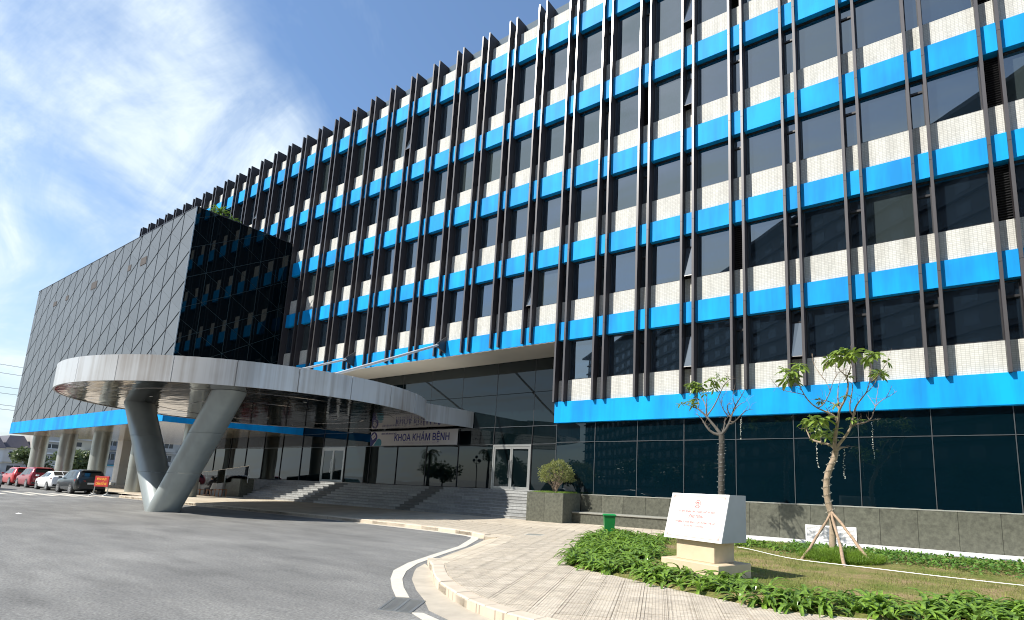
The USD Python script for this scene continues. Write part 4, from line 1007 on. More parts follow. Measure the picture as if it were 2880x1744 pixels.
def grown_tree(label, trunk, r0, r1, branches, leaves, seed, lsize, barkm):
    rng = np.random.default_rng(seed)
    b = np.array(trunk[0]); t = thing('small_tree', label, 'tree', loc=tuple(b))
    tp = smooth_path(np.array(trunk) - b, 4); rr = np.linspace(r0, r1, len(tp)) * rng.uniform(.93, 1.07, len(tp)); rr[0] *= 1.25
    obj('trunk', MB().tube(tp, rr, 12), barkm, t, smooth=50)
    node = {}
    tips = []
    for bi_, br in enumerate(branches):
        p = np.array(br) - b; key = tuple(np.round(p[0], 2))
        start = node.get(key, r1 * (.72 if bi_ < 6 else .4))
        L = np.linalg.norm(np.diff(p, axis=0), axis=1).sum()
        end = .006
        rads = start + (end - start) * np.linspace(0, 1, len(p)) ** .8
        for q, r_ in zip(p, rads): node.setdefault(tuple(np.round(q, 2)), r_ * .8)
        sp = smooth_path(p, 3); rs = np.interp(np.linspace(0, 1, len(sp)), np.linspace(0, 1, len(p)), rads)
        obj('branch', MB().tube(sp, rs, 7), barkm if start > .03 else 'bark_thin', t, smooth=60)
        for k in range(2, len(sp), 2): tips.append((sp[k], rs[k]))
    tw = MB()
    for p, r_ in tips:                                            # fine twigs
        for _q in range(2):
            if rng.random() > .8: continue
            d = rng.normal(0, .5, 3) + np.array([0, 0, .8]); d /= np.linalg.norm(d); l = rng.uniform(.12, .38)
            q = p + d * l * .6 + rng.normal(0, .03, 3)
            tw.tube([p, q, p + d * l + rng.normal(0, .04, 3)], [min(r_ * .5, .007), .004, .002], 5, cap=False)
    obj('twigs', tw, 'bark_thin', t, kind='stuff')
    for (x, y, z, s) in leaves:
        m = MB()
        for _ in range(2 if s > .7 else 1):
            v, f = palmate(rng, lsize * s); m.add(v + np.array([x, y, z]) - b + rng.normal(0, .07 * s, 3), f)
        obj('leaf_cluster', m, 'tree_leaf', t)
    return t
for k, (lab, tr, br, lv, ra, rb, ls, bm) in enumerate((
        ('leaning spiny young tree with pale bent trunk propped by four poles', T2_TRUNK, T2_BR, T2_LV, .095, .085, .31, 'bark'),
        ('straight young tree behind the white monument, its trunk wrapped in dark netting', [[10.24, -4.2, .03], [10.23, -4.2, .8]] + T1_TRUNK, T1_BR, T1_LV, .105, .095, .27, 'bark_grey'))):
    grown_tree(lab, tr, ra, rb, br, lv, 40 + k, ls, bm)
def light_string(label, trunk, r, turns, hang, seed, wrap=True):
    rng = np.random.default_rng(seed); s = thing('light_string', label, 'lights')
    tp = smooth_path(trunk, 6); n = 40 * 6
    tt = np.linspace(0, len(tp) - 1, n); c = np.c_[[np.interp(tt, np.arange(len(tp)), tp[:, k]) for k in range(3)]].T
    a = np.linspace(0, turns * 2 * math.pi, n); pts = c + np.c_[np.cos(a), np.sin(a), np.zeros(n)] * (r + .008)
    obj('cable', MB().tube(pts, .0045, 4), 'wire' if not wrap else 'mullion', s)
    bm = MB()
    for k in range(2, n, 3 if not wrap else 5):
        d = pts[k] - c[k]; d /= np.linalg.norm(d); bm.tube([pts[k], pts[k] + d * .035 + [0, 0, .012]], [.007, .004], 5)
    for h in hang:
        hp = smooth_path(h, 6); hp[:, :2] += rng.normal(0, .008, (len(hp), 2)); obj('cable', MB().tube(hp, .005, 4), 'wire', s)
        for p in smooth_path(h, 9):
            d = rng.normal(0, 1, 3); d /= np.linalg.norm(d); bm.tube([p, p + d * .04], [.009, .005], 5)
    obj('bulbs', bm, 'bulb', s)
light_string('pale fairy lights wound up the leaning tree trunk with three dangling ends', T2_TRUNK[2:], .095, 9, HANG2, 3, wrap=False)
light_string('pale fairy lights wound round the netted trunk of the straight tree', [[10.24, -4.2, .9]] + T1_TRUNK[:-1], .108, 17, HANG1, 4)
for k, (bx, by, lab) in enumerate(((13.30, -7.05, 'left wooden prop pole of the leaning tree'), (14.42, -7.75, 'front wooden prop pole of the leaning tree, nearest the lawn'), (14.95, -6.9, 'right wooden prop pole of the leaning tree'), (13.62, -4.3, 'upright dark wooden prop pole directly behind the leaning tree'))):
    top = np.array([13.76, -5.24, 1.18 + .04 * k]); ba = np.array([bx, by, zsoil(bx, by) - .05]); top = top + (ba - top) / np.linalg.norm(ba - top) * .07
    rngk = np.random.default_rng(60 + k); ts = np.linspace(0, 1, 9)[:, None]
    obj('prop_pole', MB().tube(ba + (top - ba) * ts + rngk.normal(0, .008, (9, 3)), np.linspace(.042, .034, 9) * rngk.uniform(.9, 1.1, 9), 9), 'stake', smooth=50, label=lab, cat='pole', group='wooden prop poles round the leaning tree')
hp = np.array([(11.3, -5.9), (12.4, -6.9), (13.4, -7.6), (14.6, -7.75), (15.8, -8.0), (17.6, -8.25), (20, -8.5)])
hp = np.c_[hp, [zsoil(*q) + .035 for q in hp]]
obj('hose', MB().tube(smooth_path(hp, 5), 0.009, 8), 'white_paint', smooth=60, label='thin white water pipe lying across the lawn', cat='pipe')

# ---- clipped shrub in the planter, plant on the annex roof
def round_shrub(name, label, loc, R, sq, n, seed, leafm, h0=.15, stems=9, size=.075):
    rng = np.random.default_rng(seed); t = thing(name, label, 'shrub', loc=loc)
    sm = MB()
    for k in range(stems * 3):
        a = rng.uniform(0, 2 * math.pi); e = rng.uniform(.25, 1.4); q = np.array([math.cos(a) * math.cos(e), math.sin(a) * math.cos(e), math.sin(e)]) * R * .85 + [0, 0, R * .65]
        p0 = np.array([rng.normal(0, .05), rng.normal(0, .05), 0])
        sm.tube([p0, p0 * .6 + q * .35 + [0, 0, .08], q], [.022, .014, .006], 5, cap=False)
    obj('stem', sm, 'bark_thin', t, smooth=60)
    v, f = [], []
    d = rng.normal(0, 1, (n, 3)); d /= np.linalg.norm(d, axis=1)[:, None]
    lump = meshkit.fbm(d * 2.6 + 7, 3, seed)
    rad = R * (.50 + .88 * lump) * (.74 + .26 * rng.random(n) ** .6)
    c = d * rad[:, None] * [1, 1, sq] + [0, 0, R * sq + h0]
    keep = c[:, 2] > h0 + R * (.30 + .22 * meshkit.noise(d * 4, 5))
    for q, dd in zip(c[keep], d[keep]):
        e = dd + rng.normal(0, .6, 3); e /= np.linalg.norm(e); s = np.cross(e, rng.normal(0, 1, 3)); s /= np.linalg.norm(s); L = size * rng.uniform(.7, 1.3)
        k = len(v); v += [q, q + e * L * .5 + s * L * .22, q + e * L, q + e * L * .5 - s * L * .22]; f += [(k, k + 1, k + 2), (k, k + 2, k + 3)]
    obj('foliage', MB().add(v, f), leafm, t)
    return t
round_shrub('round_shrub', 'round clipped yellow green shrub growing in the granite planter', (.86, -.55, 1.34), .86, .80, 6500, 71, 'shrub_leaf', h0=.22)
pm = []
gv2, gf2 = [], []
rng = np.random.default_rng(77)
for _ in range(5000):
    x, y = rng.uniform(-.28, 1.68), rng.uniform(-1.12, .2); h = rng.uniform(.03, .12)
    k = len(gv2); a = rng.uniform(0, 6.28); gv2 += [(x - .006 * math.sin(a), y + .006 * math.cos(a), 1.33), (x + .006 * math.sin(a), y - .006 * math.cos(a), 1.33), (x + .05 * math.cos(a), y + .05 * math.sin(a), 1.34 + h)]; gf2.append((k, k + 1, k + 2))
obj('planter_grass', MB().add(gv2, gf2), 'fern_leaf', kind='stuff', label='short grass filling the square granite planter', cat='grass')
rp_ = thing('roof_plant', 'spiky green plant on the roof edge of the annex', 'plant', loc=(-27.9, -5.3, 20.3))
m = MB(); strap(m, (0, 0, .75), np.random.default_rng(5), 40, .95, .06, 5, (.3, 1.5)); strap(m, (.1, .9, .45), np.random.default_rng(6), 25, .7, .05, 5, (.3, 1.5)); obj('foliage', m, 'strap_leaf', rp_)
obj('stem', MB().tube([(0, 0, 0), (0, 0, .6)], .05, 8).tube([(.1, .9, 0), (.1, .9, .5)], .05, 8), 'bark_thin', rp_)

# ================================================================== cars
CARS = {
 'suv': dict(st=[(-2.24, .48, .78, .80, .66, .56), (-2.17, .32, 1.00, 1.02, .80, .70), (-2.02, .26, 1.06, 1.22, .88, .70), (-1.72, .22, 1.07, 1.56, .915, .655), (-1.3, .21, 1.05, 1.645, .925, .66), (-.5, .20, 1.02, 1.665, .925, .665), (.25, .20, 1.0, 1.62, .925, .655), (.62, .20, .99, 1.46, .92, .66), (1.22, .21, .97, 1.02, .91, .76), (1.85, .24, .90, .93, .87, .74), (2.14, .32, .78, .80, .79, .66), (2.25, .46, .62, .64, .66, .56)], ax=(-1.36, 1.31), wr=.35, side=[(-1.62, -.98), (-.90, .02), (.10, .80)], rear=(-2.04, -1.70)),
 'sedan': dict(st=[(-2.2, .46, .80, .82, .66, .58), (-2.13, .32, 1.0, 1.03, .78, .66), (-1.72, .24, 1.04, 1.08, .86, .68), (-1.52, .22, 1.03, 1.15, .865, .66), (-.92, .20, 1.0, 1.42, .87, .60), (-.3, .19, .97, 1.465, .87, .60), (.2, .19, .95, 1.43, .87, .595), (.48, .19, .94, 1.32, .87, .60), (1.15, .20, .92, .96, .865, .72), (1.8, .23, .82, .85, .83, .70), (2.08, .30, .70, .72, .76, .62), (2.2, .42, .58, .60, .64, .54)], ax=(-1.33, 1.27), wr=.31, side=[(-1.16, -.48), (-.40, .62)], rear=(-1.55, -.95)),
 'mpv': dict(st=[(-2.22, .50, .80, .82, .66, .56), (-2.16, .32, 1.02, 1.05, .80, .70), (-2.02, .26, 1.08, 1.35, .86, .68), (-1.82, .22, 1.08, 1.62, .875, .63), (-1.3, .21, 1.05, 1.70, .88, .64), (-.3, .20, 1.0, 1.72, .88, .645), (.45, .20, .98, 1.64, .88, .635), (.8, .20, .97, 1.46, .875, .64), (1.42, .22, .97, 1.03, .86, .72), (1.9, .25, .92, .95, .83, .70), (2.15, .34, .80, .82, .76, .62), (2.24, .46, .64, .66, .64, .54)], ax=(-1.40, 1.38), wr=.34, side=[(-1.72, -1.12), (-1.04, -.12), (-.04, .94)], rear=(-2.06, -1.80)),
}
def make_car(kind, paint, label, loc, rz, group='cars parked in a row along the kerb', tail='tail_red', scale=1.04):
    K = CARS[kind]; S_ = np.array(K['st']); t = thing('car', label, 'car', group, loc, rz)
    ip = lambda x, c: float(np.interp(x, S_[:, 0], S_[:, c]))
    xs = np.unique(np.r_[S_[:, 0], np.linspace(S_[0, 0], S_[-1, 0], 40)])
    ring = []
    for x in xs:
        zb, zl, zt, w, wt = (ip(x, c) for c in range(1, 6))
        half = [(w * .86, zb), (w * .97, zb + .10 * (zl - zb) + .02), (w, zb + .45 * (zl - zb)), (w * .985, zb + .8 * (zl - zb)), (w * .955, zl), (wt + .02, zl + (zt - zl) * .86), (wt * .86, zt), (0, zt + .018)]
        ring.append([(x, y, z) for y, z in half] + [(x, -y, z) for y, z in half[-2::-1]])
    n = len(ring[0]); v = [p for r in ring for p in r]; f = []
    for i in range(len(xs) - 1):
        for k in range(n):
            f.append((i * n + k, i * n + (k + 1) % n, (i + 1) * n + (k + 1) % n, (i + 1) * n + k))
    m = MB().add(v, f)
    for base, rev in ((0, False), ((len(xs) - 1) * n, True)):
        tri = [(0, k, k + 1) for k in range(1, n - 1)]; m.add(v[base:base + n], [(a, c_, b) if rev else (a, b, c_) for a, b, c_ in tri])
    sc = np.eye(3) * scale
    obj('body', m.xf(sc), paint, t, smooth=38)
    def sp(x, s, u, out=.006):                    # a point on the side glass: u from belt (0) to roof (1)
        zl, zt, w, wt = (ip(x, c) for c in range(2, 6)); return np.array([x, s * (w * .955 + (wt + .02 - w * .955) * u + out), zl + (zt - zl) * .86 * u])
    for s in (1, -1):
        for a, b in K['side']:
            m = MB(); q = np.linspace(a, b, 7)
            for x0, x1 in zip(q[:-1], q[1:]):
                m.quad(sp(x0, s, .09), sp(x1, s, .09), sp(x1, s, .93), sp(x0, s, .93))
            obj('side_window', m.xf(sc), 'car_glass', t)
    a, b = K['rear']
    def rp2(x, y):
        zl, zt, wt = ip(x, 2), ip(x, 3), ip(x, 5)
        return (x - .012, y * wt * .86, zt + .012)
    q = np.linspace(a, b, 5); m = MB()
    for x0, x1 in zip(q[:-1], q[1:]):
        m.quad(rp2(x0, -.96), rp2(x0, .96), rp2(x1, .96), rp2(x1, -.96))
    obj('rear_window', m.xf(sc), 'car_glass', t)
    if kind != 'sedan': obj('spoiler', MB().cbox(b - .16, b + .14, -ip(b, 5) * .8, ip(b, 5) * .8, ip(b, 3) - .01, ip(b, 3) + .035, .012).xf(sc), paint, t)
    xr = S_[1, 0]
    for s in (1, -1):
        tl = [(xr - .045, s * ip(xr, 4) * .45, .84), (xr + .02, s * ip(xr, 4) * .96, .86), (xr + .26, s * ip(xr + .26, 4) * 1.0, .92)]
        p = [np.array(q_) for q_ in tl]
        obj('tail_light', MB().hull([q_ + np.array([0, 0, dz]) + np.array([dx, 0, 0]) for q_ in p for dz in (-.05, .07) for dx in (-.012, .02)]).xf(sc), tail, t)
    obj('bumper', MB().cbox(S_[0, 0] - .015, S_[1, 0] + .06, -.72, .72, .34, .50, .03).xf(sc), 'black_plastic', t)
    obj('licence_plate', MB().cbox(S_[0, 0] - .03, S_[0, 0] - .005, -.26, .26, .66, .78, .004).xf(sc), 'plate', t)
    for s in (1, -1):
        obj('mirror', MB().hull(np.array([(.78 + a_, s * (.90 + b_), 1.03 + c_) for a_ in (-.05, .07) for b_ in (0, .17) for c_ in (0, .12)])).xf(sc), paint, t)
    for xa in K['ax']:
        for s in (1, -1):
            w = ip(xa, 4); R_ = K['wr']
            obj('arch', MB().tube(np.array([(xa, s * (w - .22), R_ + .01), (xa, s * (w + .004), R_ + .01)]), R_ + .055, 24).xf(sc), 'black_plastic', t)
            wh = obj('wheel', MB().tube(np.array([(xa, s * (w - .2), R_), (xa, s * (w - .005), R_), (xa, s * (w + .014), R_)]), [R_, R_, R_ - .03], 24).xf(sc), 'rubber', t)
            m = MB().tube(np.array([(xa, s * (w + .010), R_), (xa, s * (w + .020), R_)]), R_ * .30, 14)
            for k in range(5):
                an = 2 * math.pi * k / 5 + .3
                d = np.array([math.cos(an), 0, math.sin(an)]); e = np.array([-math.sin(an), 0, math.cos(an)])
                c0 = np.array([xa, s * (w + .017), R_]); m.hull([c0 + d * q_ + e * h_ + np.array([0, s * o_, 0]) for q_, hw in ((.06, .05), (R_ * .72, .065)) for h_ in (-hw, hw) for o_ in (-.006, .006)])
            m.tube(np.array([(xa, s * (w + .008), R_), (xa, s * (w + .022), R_)]), R_ * .14, 10)
            ringv = MB()
            for q0 in np.linspace(0, 2 * math.pi, 25)[:-1]:
                q1 = q0 + 2 * math.pi / 24
                P2 = lambda r_, q_: (xa + r_ * math.cos(q_), s * (w + .018), R_ + r_ * math.sin(q_))
                m.quad(P2(R_ * .64, q0), P2(R_ * .76, q0), P2(R_ * .76, q1), P2(R_ * .64, q1))
            obj('rim', m.xf(sc), 'rim', wh)
    return t
PI = math.pi
c_suv = make_car('suv', 'paint_black', 'dark grey green sport utility car parked nearest the red sign', (-37.25, -7.98, RZ), PI)
c_sed = make_car('sedan', 'paint_white', 'white saloon car parked between the dark car and the maroon one', (-44.55, -7.6, RZ), PI, tail='tail_dark')
c_mpv = make_car('mpv', 'paint_maroon', 'maroon people carrier parked behind the white saloon', (-51.55, -7.32, RZ), PI)
c_red = make_car('suv', 'paint_red', 'bright red car parked farthest along the kerb', (-58.6, -6.95, RZ), PI)
c_gry = make_car('sedan', 'paint_grey', 'silver grey car cut off at the left edge of the view', (-45.9, -11.75, RZ), PI)
copy(c_gry, (-27, -40, RZ), .1, 'silver car parked across the road, seen only as a reflection')
copy(c_suv, (-15, -38, RZ), .1, 'dark car parked across the road, seen only as a reflection')

# red warning board
sg = thing('warning_sign', 'red warning board with yellow lettering on two metal legs', 'sign', loc=(-32.35, -8.2, RZ), rz=0.35)
obj('board', MB().cbox(-.62, .62, -.02, .02, .62, 1.34, .006), 'sign_red', sg)
text(sg, 'lettering', 'KHU VỰC', .15, 'sign_yellow', (0, -.021, 1.07), (1, 0, 0), (0, 0, 1), width=.86, bold=False)
text(sg, 'lettering', 'CẤM ĐỖ XE', .15, 'sign_yellow', (0, -.021, .74), (1, 0, 0), (0, 0, 1), width=.98, bold=False)
for x in (-.6, .6):
    obj('leg', MB().box(x - .02, x + .02, .021, .06, 0, 1.30), 'alu', sg); obj('foot', MB().hull([(x - .03, -.3, 0), (x + .03, -.3, 0), (x - .03, .38, 0), (x + .03, .38, 0), (x - .03, .0, .16), (x + .03, .0, .16), (x - .03, .08, .16), (x + .03, .08, .16)]), 'white_paint', sg)

# glass balustrade of the ramp
rl = thing('glass_railing', 'green tinted glass balustrade with steel top rail along the ramp', 'railing')
rpts = [(-36.4, -1.3, .62, 1.62), (-33.2, -1.3, .8, 1.82), (-30.2, -1.3, 1.0, 2.06), (-27.3, -1.0, 1.36, 2.36)]
for (a, b) in zip(rpts[:-1], rpts[1:]):
    x0, x1 = a[0] + .02, b[0] - .02
    obj('glass_panel', MB().add([(x0, a[1], a[2]), (x1, b[1], b[2]), (x1, b[1], b[3] - .03), (x0, a[1], a[3] - .03), (x0, a[1] + .016, a[2]), (x1, b[1] + .016, b[2]), (x1, b[1] + .016, b[3] - .03), (x0, a[1] + .016, a[3] - .03)], [(0, 1, 2, 3), (5, 4, 7, 6), (0, 4, 5, 1), (1, 5, 6, 2), (2, 6, 7, 3), (3, 7, 4, 0)]), 'clear_glass', rl)
obj('top_rail', MB().tube([(a[0], a[1], a[3]) for a in rpts], .025, 8), 'steel', rl)
for a in rpts: obj('post', MB().box(a[0] - .015, a[0] + .015, a[1] - .01, a[1] + .03, a[2] - .3, a[3]), 'steel', rl)
rw = thing('ramp_wall', 'low grey stone wall carrying the glass balustrade', 'wall')
obj('body', MB().add([(-36.4, -1.15, -.1), (-30.25, -1.15, -.1), (-30.25, -1.15, 1.0), (-36.4, -1.15, .45), (-36.4, -1.35, -.1), (-30.25, -1.35, -.1), (-30.25, -1.35, 1.0), (-36.4, -1.35, .45)], [(1, 0, 3, 2), (4, 5, 6, 7), (0, 1, 5, 4), (1, 2, 6, 5), (2, 3, 7, 6), (3, 0, 4, 7)]), 'stone_step', rw)

# chairs and the seated person
def chair(loc, rz, label):
    c = thing('garden_chair', label, 'chair', 'wooden chairs under the annex', loc, rz)
    obj('seat', MB().cbox(-.23, .23, -.22, .22, .42, .46, .008), 'wood', c)
    obj('backrest', MB().hull([(sx, .2 + (z - .5) * .2 + dy, z) for sx, z in ((-.22, .5), (.22, .5), (-.14, .98), (.14, .98)) for dy in (0, .03)]), 'white_paint', c)
    for x in (-.2, .2):
        for y in (-.19, .19): obj('leg', MB().box(x - .02, x + .02, y - .02, y + .02, 0, .42), 'wood', c)
    return c
ch = chair((-30.1, -2.2, 0), -1.35, 'wooden chair with white back under the person')
chair((-31.75, -2.25, 0), 1.9, 'wooden chair with white back facing the seated person')
tbl = thing('side_table', 'small low wooden table beside the chairs', 'table', loc=(-29.0, -2.0, 0))
obj('tabletop', MB().cbox(-.35, .35, -.3, .3, .5, .54, .01), 'wood', tbl)
for x in (-.3, .3):
    for y in (-.25, .25): obj('leg', MB().box(x - .025, x + .025, y - .025, y + .025, 0, .5), 'wood', tbl)
def limb(ch_):
    out = m3.Manifold()
    for (a, ra), (b, rb) in ch_:
        s1 = m3.Manifold.sphere(ra, 20).translate(list(map(float, a))); s2 = m3.Manifold.sphere(rb, 20).translate(list(map(float, b)))
        out = out + m3.Manifold.batch_hull([s1, s2])
    return out
J = dict(hip=(0, .02, .56), chest=(0, .08, .98), neck=(0, .03, 1.18), head=(0, -.03, 1.33))
bd = limb([((J['hip'], .155), (J['chest'], .15)), ((J['chest'], .12), (J['neck'], .055)), ((J['neck'], .052), ((0, .0, 1.26), .058))])
bd = bd + m3.Manifold.batch_hull([m3.Manifold.sphere(.095, 24).translate([0, -.02, 1.36]), m3.Manifold.sphere(.062, 20).translate([0, -.06, 1.28])]) + m3.Manifold.sphere(.018, 10).translate([0, -.125, 1.32])
for s in (-1, 1):
    bd = bd + limb([(((s * .10, 0, .55), .09), ((s * .12, -.44, .53), .062)), (((s * .12, -.44, .53), .06), ((s * .13, -.42, .10), .042)), (((s * .13, -.41, .06), .04), ((s * .14, -.60, .04), .034)),
                    (((s * .18, .06, 1.09), .06), ((s * .24, -.02, .82), .045)), (((s * .24, -.02, .82), .042), ((s * .10, -.26, .78), .032)), (((s * .10, -.26, .78), .03), ((s * .06, -.33, .79), .026))])
    for q in range(5):
        bd = bd + limb([(((s * .06 + (q - 2) * .012, -.33, .79), .009), ((s * .03 + (q - 2) * .013, -.40 + .008 * abs(q - 1), .775), .007))])
bm_ = bd.refine_to_length(.03).to_mesh(); tmh = trimesh.Trimesh(bm_.vert_properties[:, :3], bm_.tri_verts); trimesh.smoothing.filter_taubin(tmh, iterations=6)
pe = thing('person', 'person in dark clothes sitting on a chair, looking down at a phone', 'person', loc=(-30.1, -2.2, 0), rz=-1.35)
obj('body', (tmh.vertices, tmh.faces), 'skin', pe, smooth=True)
sh = limb([((J['hip'], .165), (J['chest'], .163)), ((J['chest'], .14), ((0, .04, 1.12), .10))])
tr_ = limb([((J['hip'], .166), ((0, .02, .6), .16))])
for s in (-1, 1):
    sh = sh + limb([(((s * .18, .06, 1.09), .072), ((s * .24, -.02, .82), .056)), (((s * .24, -.02, .82), .054), ((s * .12, -.22, .785), .044))])
    tr_ = tr_ + limb([(((s * .10, 0, .55), .10), ((s * .12, -.44, .53), .074)), (((s * .12, -.44, .53), .072), ((s * .13, -.42, .14), .055))])
obj('jacket', MB().man(sh), 'cloth_dark', pe, smooth=50); obj('trousers', MB().man(tr_), 'cloth_dark', pe, smooth=50)
obj('hair', MB().man(m3.Manifold.sphere(.106, 24).translate([0, 0.0, 1.375]) - m3.Manifold.cube([.4, .2, .4], True).translate([0, -.17, 1.30])), 'hair', pe, smooth=50)
obj('phone', MB().cbox(-.04, .04, -.405, -.395, .78, .92, .003), 'black_plastic', label='dark mobile phone held by the seated person', cat='phone').GetName()
_ph = UsdGeom.Xformable(stage.GetPrimAtPath('/World/phone')); _ph.AddTranslateOp().Set(Gf.Vec3d(-30.1, -2.2, 0)); _ph.AddRotateZOp().Set(math.degrees(-1.35))

# ================================================================== far left: houses, trees, overhead lines
def house(label, x, y0, y1, h, wallm, roofm=None, storeys=4, cols=2, depth=12, balcony=False):
    t = thing('town_house', label, 'house', loc=(x, 0, RZ))
    obj('wall', MB().box(-depth, 0, y0, y1, 0, h), wallm, t)
    if roofm: obj('roof', MB().hull([(-depth - .2, y0 - .2, h), (.3, y0 - .2, h), (-depth - .2, y1 + .2, h), (.3, y1 + .2, h), (-depth + 2, y0 + .8, h + 2.4), (-1.6, y0 + .8, h + 2.4), (-depth + 2, y1 - .8, h + 2.4), (-1.6, y1 - .8, h + 2.4)]), roofm, t)
    sh_ = h / storeys
    for s in range(storeys):
        obj('cornice', MB().box(.001, .22, y0, y1, (s + 1) * sh_ - .3, (s + 1) * sh_ - .05), 'house_white' if wallm != 'house_white' else 'house_cream', t)
        for c in range(cols):
            yc = y0 + (c + .5) * (y1 - y0) / cols; ww = (y1 - y0) / cols * .26
            wn = obj('window', MB().box(-.02, .03, yc - ww, yc + ww, s * sh_ + .8, s * sh_ + sh_ - .75), 'tower_window', t)
            obj('frame', MB().box(.031, .06, yc - ww - .1, yc + ww + .1, s * sh_ + .68, s * sh_ + .8).box(.031, .06, yc - .04, yc + .04, s * sh_ + .8, s * sh_ + sh_ - .75), 'house_white', wn)
            if balcony and s > 0: obj('balcony', MB().box(.23, 1.1, yc - ww - .3, yc + ww + .3, s * sh_ + .05, s * sh_ + .22).box(1.0, 1.1, yc - ww - .3, yc + ww + .3, s * sh_ + .22, s * sh_ + .95), wallm, t)
    return t
house('white terraced house with dark mansard roof at the far left edge', -133, -6, 5.6, 5.2, 'house_white', 'roof_dark', 2, 3)
house('pale terraced house with dark mansard roof beside the white one', -134, 5.7, 9.3, 5.4, 'house_white', 'roof_dark', 2, 1)
house('tall plain grey house beside the dark roofed terrace', -130, 9.35, 13.6, 9.5, 'house_grey', None, 4, 1)
house('ornate cream town house with balconies seen left of the farthest column', -131, 13.7, 20.5, 10.5, 'house_cream', None, 4, 2, balcony=True)
house('dark blue grey town house seen between the columns', -133, 20.6, 31, 12.0, 'house_blue', None, 4, 4, balcony=True)
house('grey town house behind the round columns', -134, 31.1, 44, 12.5, 'house_grey', None, 4, 4, balcony=True)
house('long dark town house seen through the undercroft', -133, 44.1, 75, 13, 'house_blue', None, 4, 8, balcony=True)
kb = thing('kiosk', 'small white and blue roofed kiosk beyond the parked cars', 'kiosk', loc=(-112, 14.5, RZ))
obj('wall', MB().box(-2, 2, -1.6, 1.6, 0, 2.5), 'house_white', kb); obj('roof', MB().box(-2.3, 2.3, -1.9, 1.9, 2.5, 2.75), 'banner_teal', kb)
def leafy_tree(name, label, loc, h, R, seed, leafm='far_leaf', n=2600, size=.42, group=None, trunk=.2):
    rng = np.random.default_rng(seed); t = thing(name, label, 'tree', group, loc)
    sk = MB(); sk.tube([(0, 0, -.1), (rng.normal(0, .1), rng.normal(0, .1), h * .3), (rng.normal(0, .2), rng.normal(0, .2), h * .62)], [trunk, trunk * .75, trunk * .4], 8)
    cl = []
    for _ in range(9):
        a = rng.uniform(0, 6.28); r = R * rng.uniform(.25, .75); z = h * rng.uniform(.45, .85); cl.append((r * math.cos(a), r * math.sin(a), z, R * rng.uniform(.32, .55)))
        sk.tube([(0, 0, h * .33), (r * .5 * math.cos(a), r * .5 * math.sin(a), z * .8), cl[-1][:3]], [trunk * .4, trunk * .25, .03], 5, cap=False)
    obj('trunk', sk, 'bark_grey', t, smooth=60)
    m = MB()
    for (x, y, z, r) in cl:
        v, f = leaf_blades(rng, n // 9, r, size, .6, .6); m.add(v * [1, 1, .85] + [x, y, z], f)
    obj('crown', m, leafm, t)
    return t
G_ = 'street trees beyond the parked cars'
for k, (x, y, h, R, lab) in enumerate(((-98, 2.0, 4.6, 2.6, 'bushy green tree at the far left edge behind the cars'), (-96, 6.2, 4.9, 2.7, 'bushy tree in front of the dark roofed terrace'), (-102, 9.2, 4.2, 1.8, 'small tree before the tall grey house'), (-92, 22.5, 4.6, 1.9, 'small tree seen between the second and third columns'), (-88, 31.5, 4.8, 2.4, 'light green tree seen left of the square pier'), (-90, 35.5, 4.2, 2.2, 'light green tree seen right of the third column'))):
    leafy_tree('street_tree', lab, (x, y, RZ), h, R, 100 + k)
for k, z in enumerate((22.6, 21.0, 18.4, 17.2, 15.0, 14.2)):
    pts = [(-131.5 + 0.05 * k, y, z - 2.6 + 4 * ((y - 60) / 140) ** 2) for y in np.linspace(-80, 200, 22)]
    obj('overhead_wire', MB().tube(pts, .035, 4), 'wire', label=f'thin overhead power line against the sky at the left, {["topmost", "second", "third", "fourth", "fifth", "lowest"][k]} of six', cat='wire', group='overhead power lines')
for y in (-82, 201):
    pyl = thing('pylon', 'power pole at the ' + ('near' if y < 0 else 'far') + ' end of the overhead lines, outside the view', 'pylon', loc=(-131.4, y, RZ))
    obj('mast', MB().tube([(0, 0, 0), (0, 0, 28)], [.5, .2], 8), 'mullion', pyl)
    for z in (14.5, 18, 22): obj('arm', MB().box(-.1, .3, -.1, .1, z + 1, z + 1.3), 'mullion', pyl)

# ================================================================== across the road: only seen mirrored in the glass
tw = thing('apartment_tower', 'tall dark apartment block across the road, seen mirrored in the windows', 'building')
tA, tB = np.array([-98.0, -157.0]), np.array([30.0, -49.0]); td = (tB - tA) / np.linalg.norm(tB - tA); tn = np.array([td[1], -td[0]])
LT = np.linalg.norm(tB - tA)
obj('wall', MB().obox((tA + tB) / 2 + tn * 9, td, tn, LT / 2, 9, RZ, 50), 'tower', tw)
obj('roof', MB().obox((tA + tB) / 2 + tn * 8, td, tn, LT / 2 + 1.2, 10.5, 50.01, 50.6).obox(tA + td * 30 + tn * 9, td, tn, 8, 5, 50.6, 54).obox(tA + td * 95 + tn * 9, td, tn, 8, 5, 50.6, 54), 'tower', tw)
fl = MB(); wnd = MB()
for s in range(15):
    z = 2 + s * 3.2
    fl.obox((tA + tB) / 2 - tn * .35, td, tn, LT / 2, .35, z, z + .35)
    for k in range(34):
        c = tA + td * (k + .5) * LT / 34
        wnd.obox(c - tn * .02, td, tn, 1.0, .03, z + .9, z + 2.5)
obj('floor_edge', fl, 'tower', tw); obj('window', wnd, 'tower_window', tw, kind='stuff')
G2 = 'trees across the road seen only as reflections'
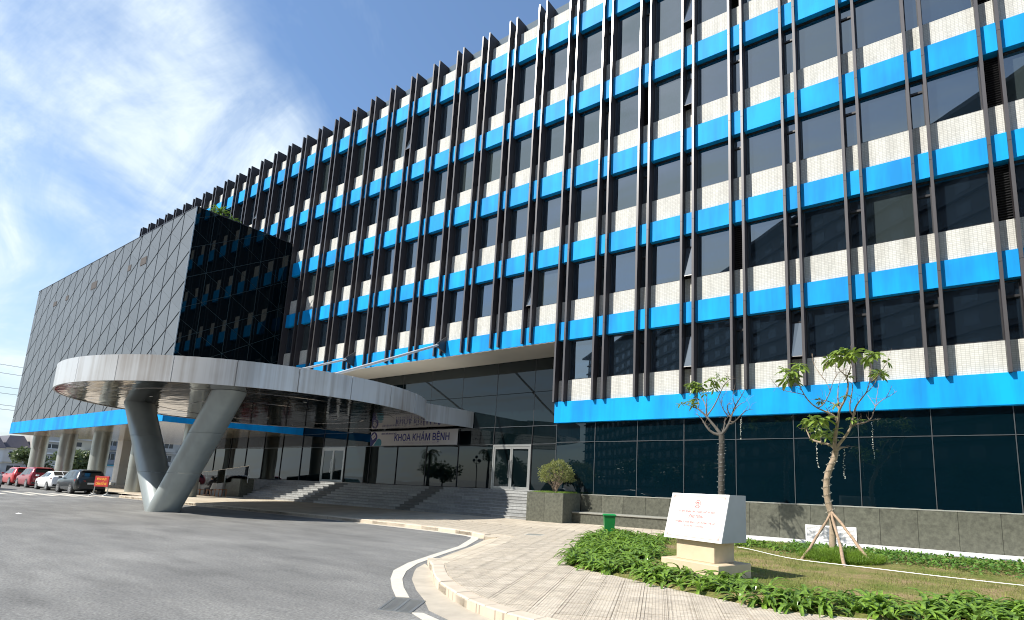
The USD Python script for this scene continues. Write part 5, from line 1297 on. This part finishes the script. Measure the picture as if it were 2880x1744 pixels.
for k, (x, y, h, R) in enumerate(((-120, -95, 8, 6), (-100, -82, 7, 5), (-85, -95, 9, 6), (-70, -75, 6.5, 4.5), (-60, -95, 8, 6), (-48, -70, 6, 4), (-38, -85, 8, 5.5), (-25, -70, 6, 4), (-14, -62, 5.5, 3.5), (-2, -58, 5, 3.5), (10, -54, 4.5, 3), (20, -50, 5, 3.2))):
    leafy_tree('park_tree', 'rounded tree across the road, seen only mirrored in the glass', (x, y, RZ), h, R, 200 + k, 'dark_leaf', 1500, .8, G2, .25)
def palm(loc, h, seed, which):
    rng = np.random.default_rng(seed); t = thing('palm_tree', f'slender palm across the road mirrored in the entrance glass, {which}', 'tree', 'palms across the road', loc)
    obj('trunk', MB().tube([(0, 0, -.1), (.05, .1, h * .5), (.1, .1, h)], [.2, .16, .15], 10), 'bark_grey', t, smooth=60)
    m = MB()
    for k in range(16):
        a = 2 * math.pi * k / 16 + rng.uniform(-.2, .2); e = rng.uniform(-.3, 1.0); p = np.array([.1, .1, h]); d = np.array([math.cos(a), math.sin(a), 0]); sd = np.array([-d[1], d[0], 0])
        for q in range(9):
            nx = p + (d * math.cos(e) + np.array([0, 0, math.sin(e)])) * .2; e -= .22
            for s in (-1, 1):
                tip = (p + nx) / 2 + sd * s * .38 + np.array([0, 0, -.22]); m.add([p, nx, tip], [(0, 1, 2)])
            p = nx
    obj('crown', m, 'palm_leaf', t)
palm((-44, -26, RZ), 5.9, 1, 'left one'); palm((-36, -29.5, RZ), 6.0, 2, 'beside the lamp')
lp = thing('street_lamp', 'black street lamp with a cluster of globes across the road', 'lamp', loc=(-33.5, -24.5, RZ))
obj('post', MB().tube([(0, 0, 0), (0, 0, .5), (0, 0, 4.1)], [.12, .07, .05], 10), 'black_plastic', lp)
for k in range(5):
    a = 2 * math.pi * k / 4; q = np.array([.42 * math.cos(a), .42 * math.sin(a), 4.25]) if k < 4 else np.array([0, 0, 4.7])
    obj('arm', MB().tube([(0, 0, 4.0), tuple(q * [1, 1, .97]), tuple(q)], .025, 6), 'black_plastic', lp)
    g = trimesh.creation.icosphere(2, .19); g.apply_translation(q + [0, 0, .15]); obj('globe', MB().tm(g), 'car_glass', lp, smooth=True)

obj('paper_scrap', MB().hull([(-13.28, -16.2, RZ + .004), (-12.98, -16.28, RZ + .004), (-12.95, -16.08, RZ + .004), (-13.25, -16.05, RZ + .004), (-13.2, -16.15, RZ + .035), (-13.02, -16.2, RZ + .02)]), 'white_paint', label='small white scrap of paper lying on the open road', cat='litter')
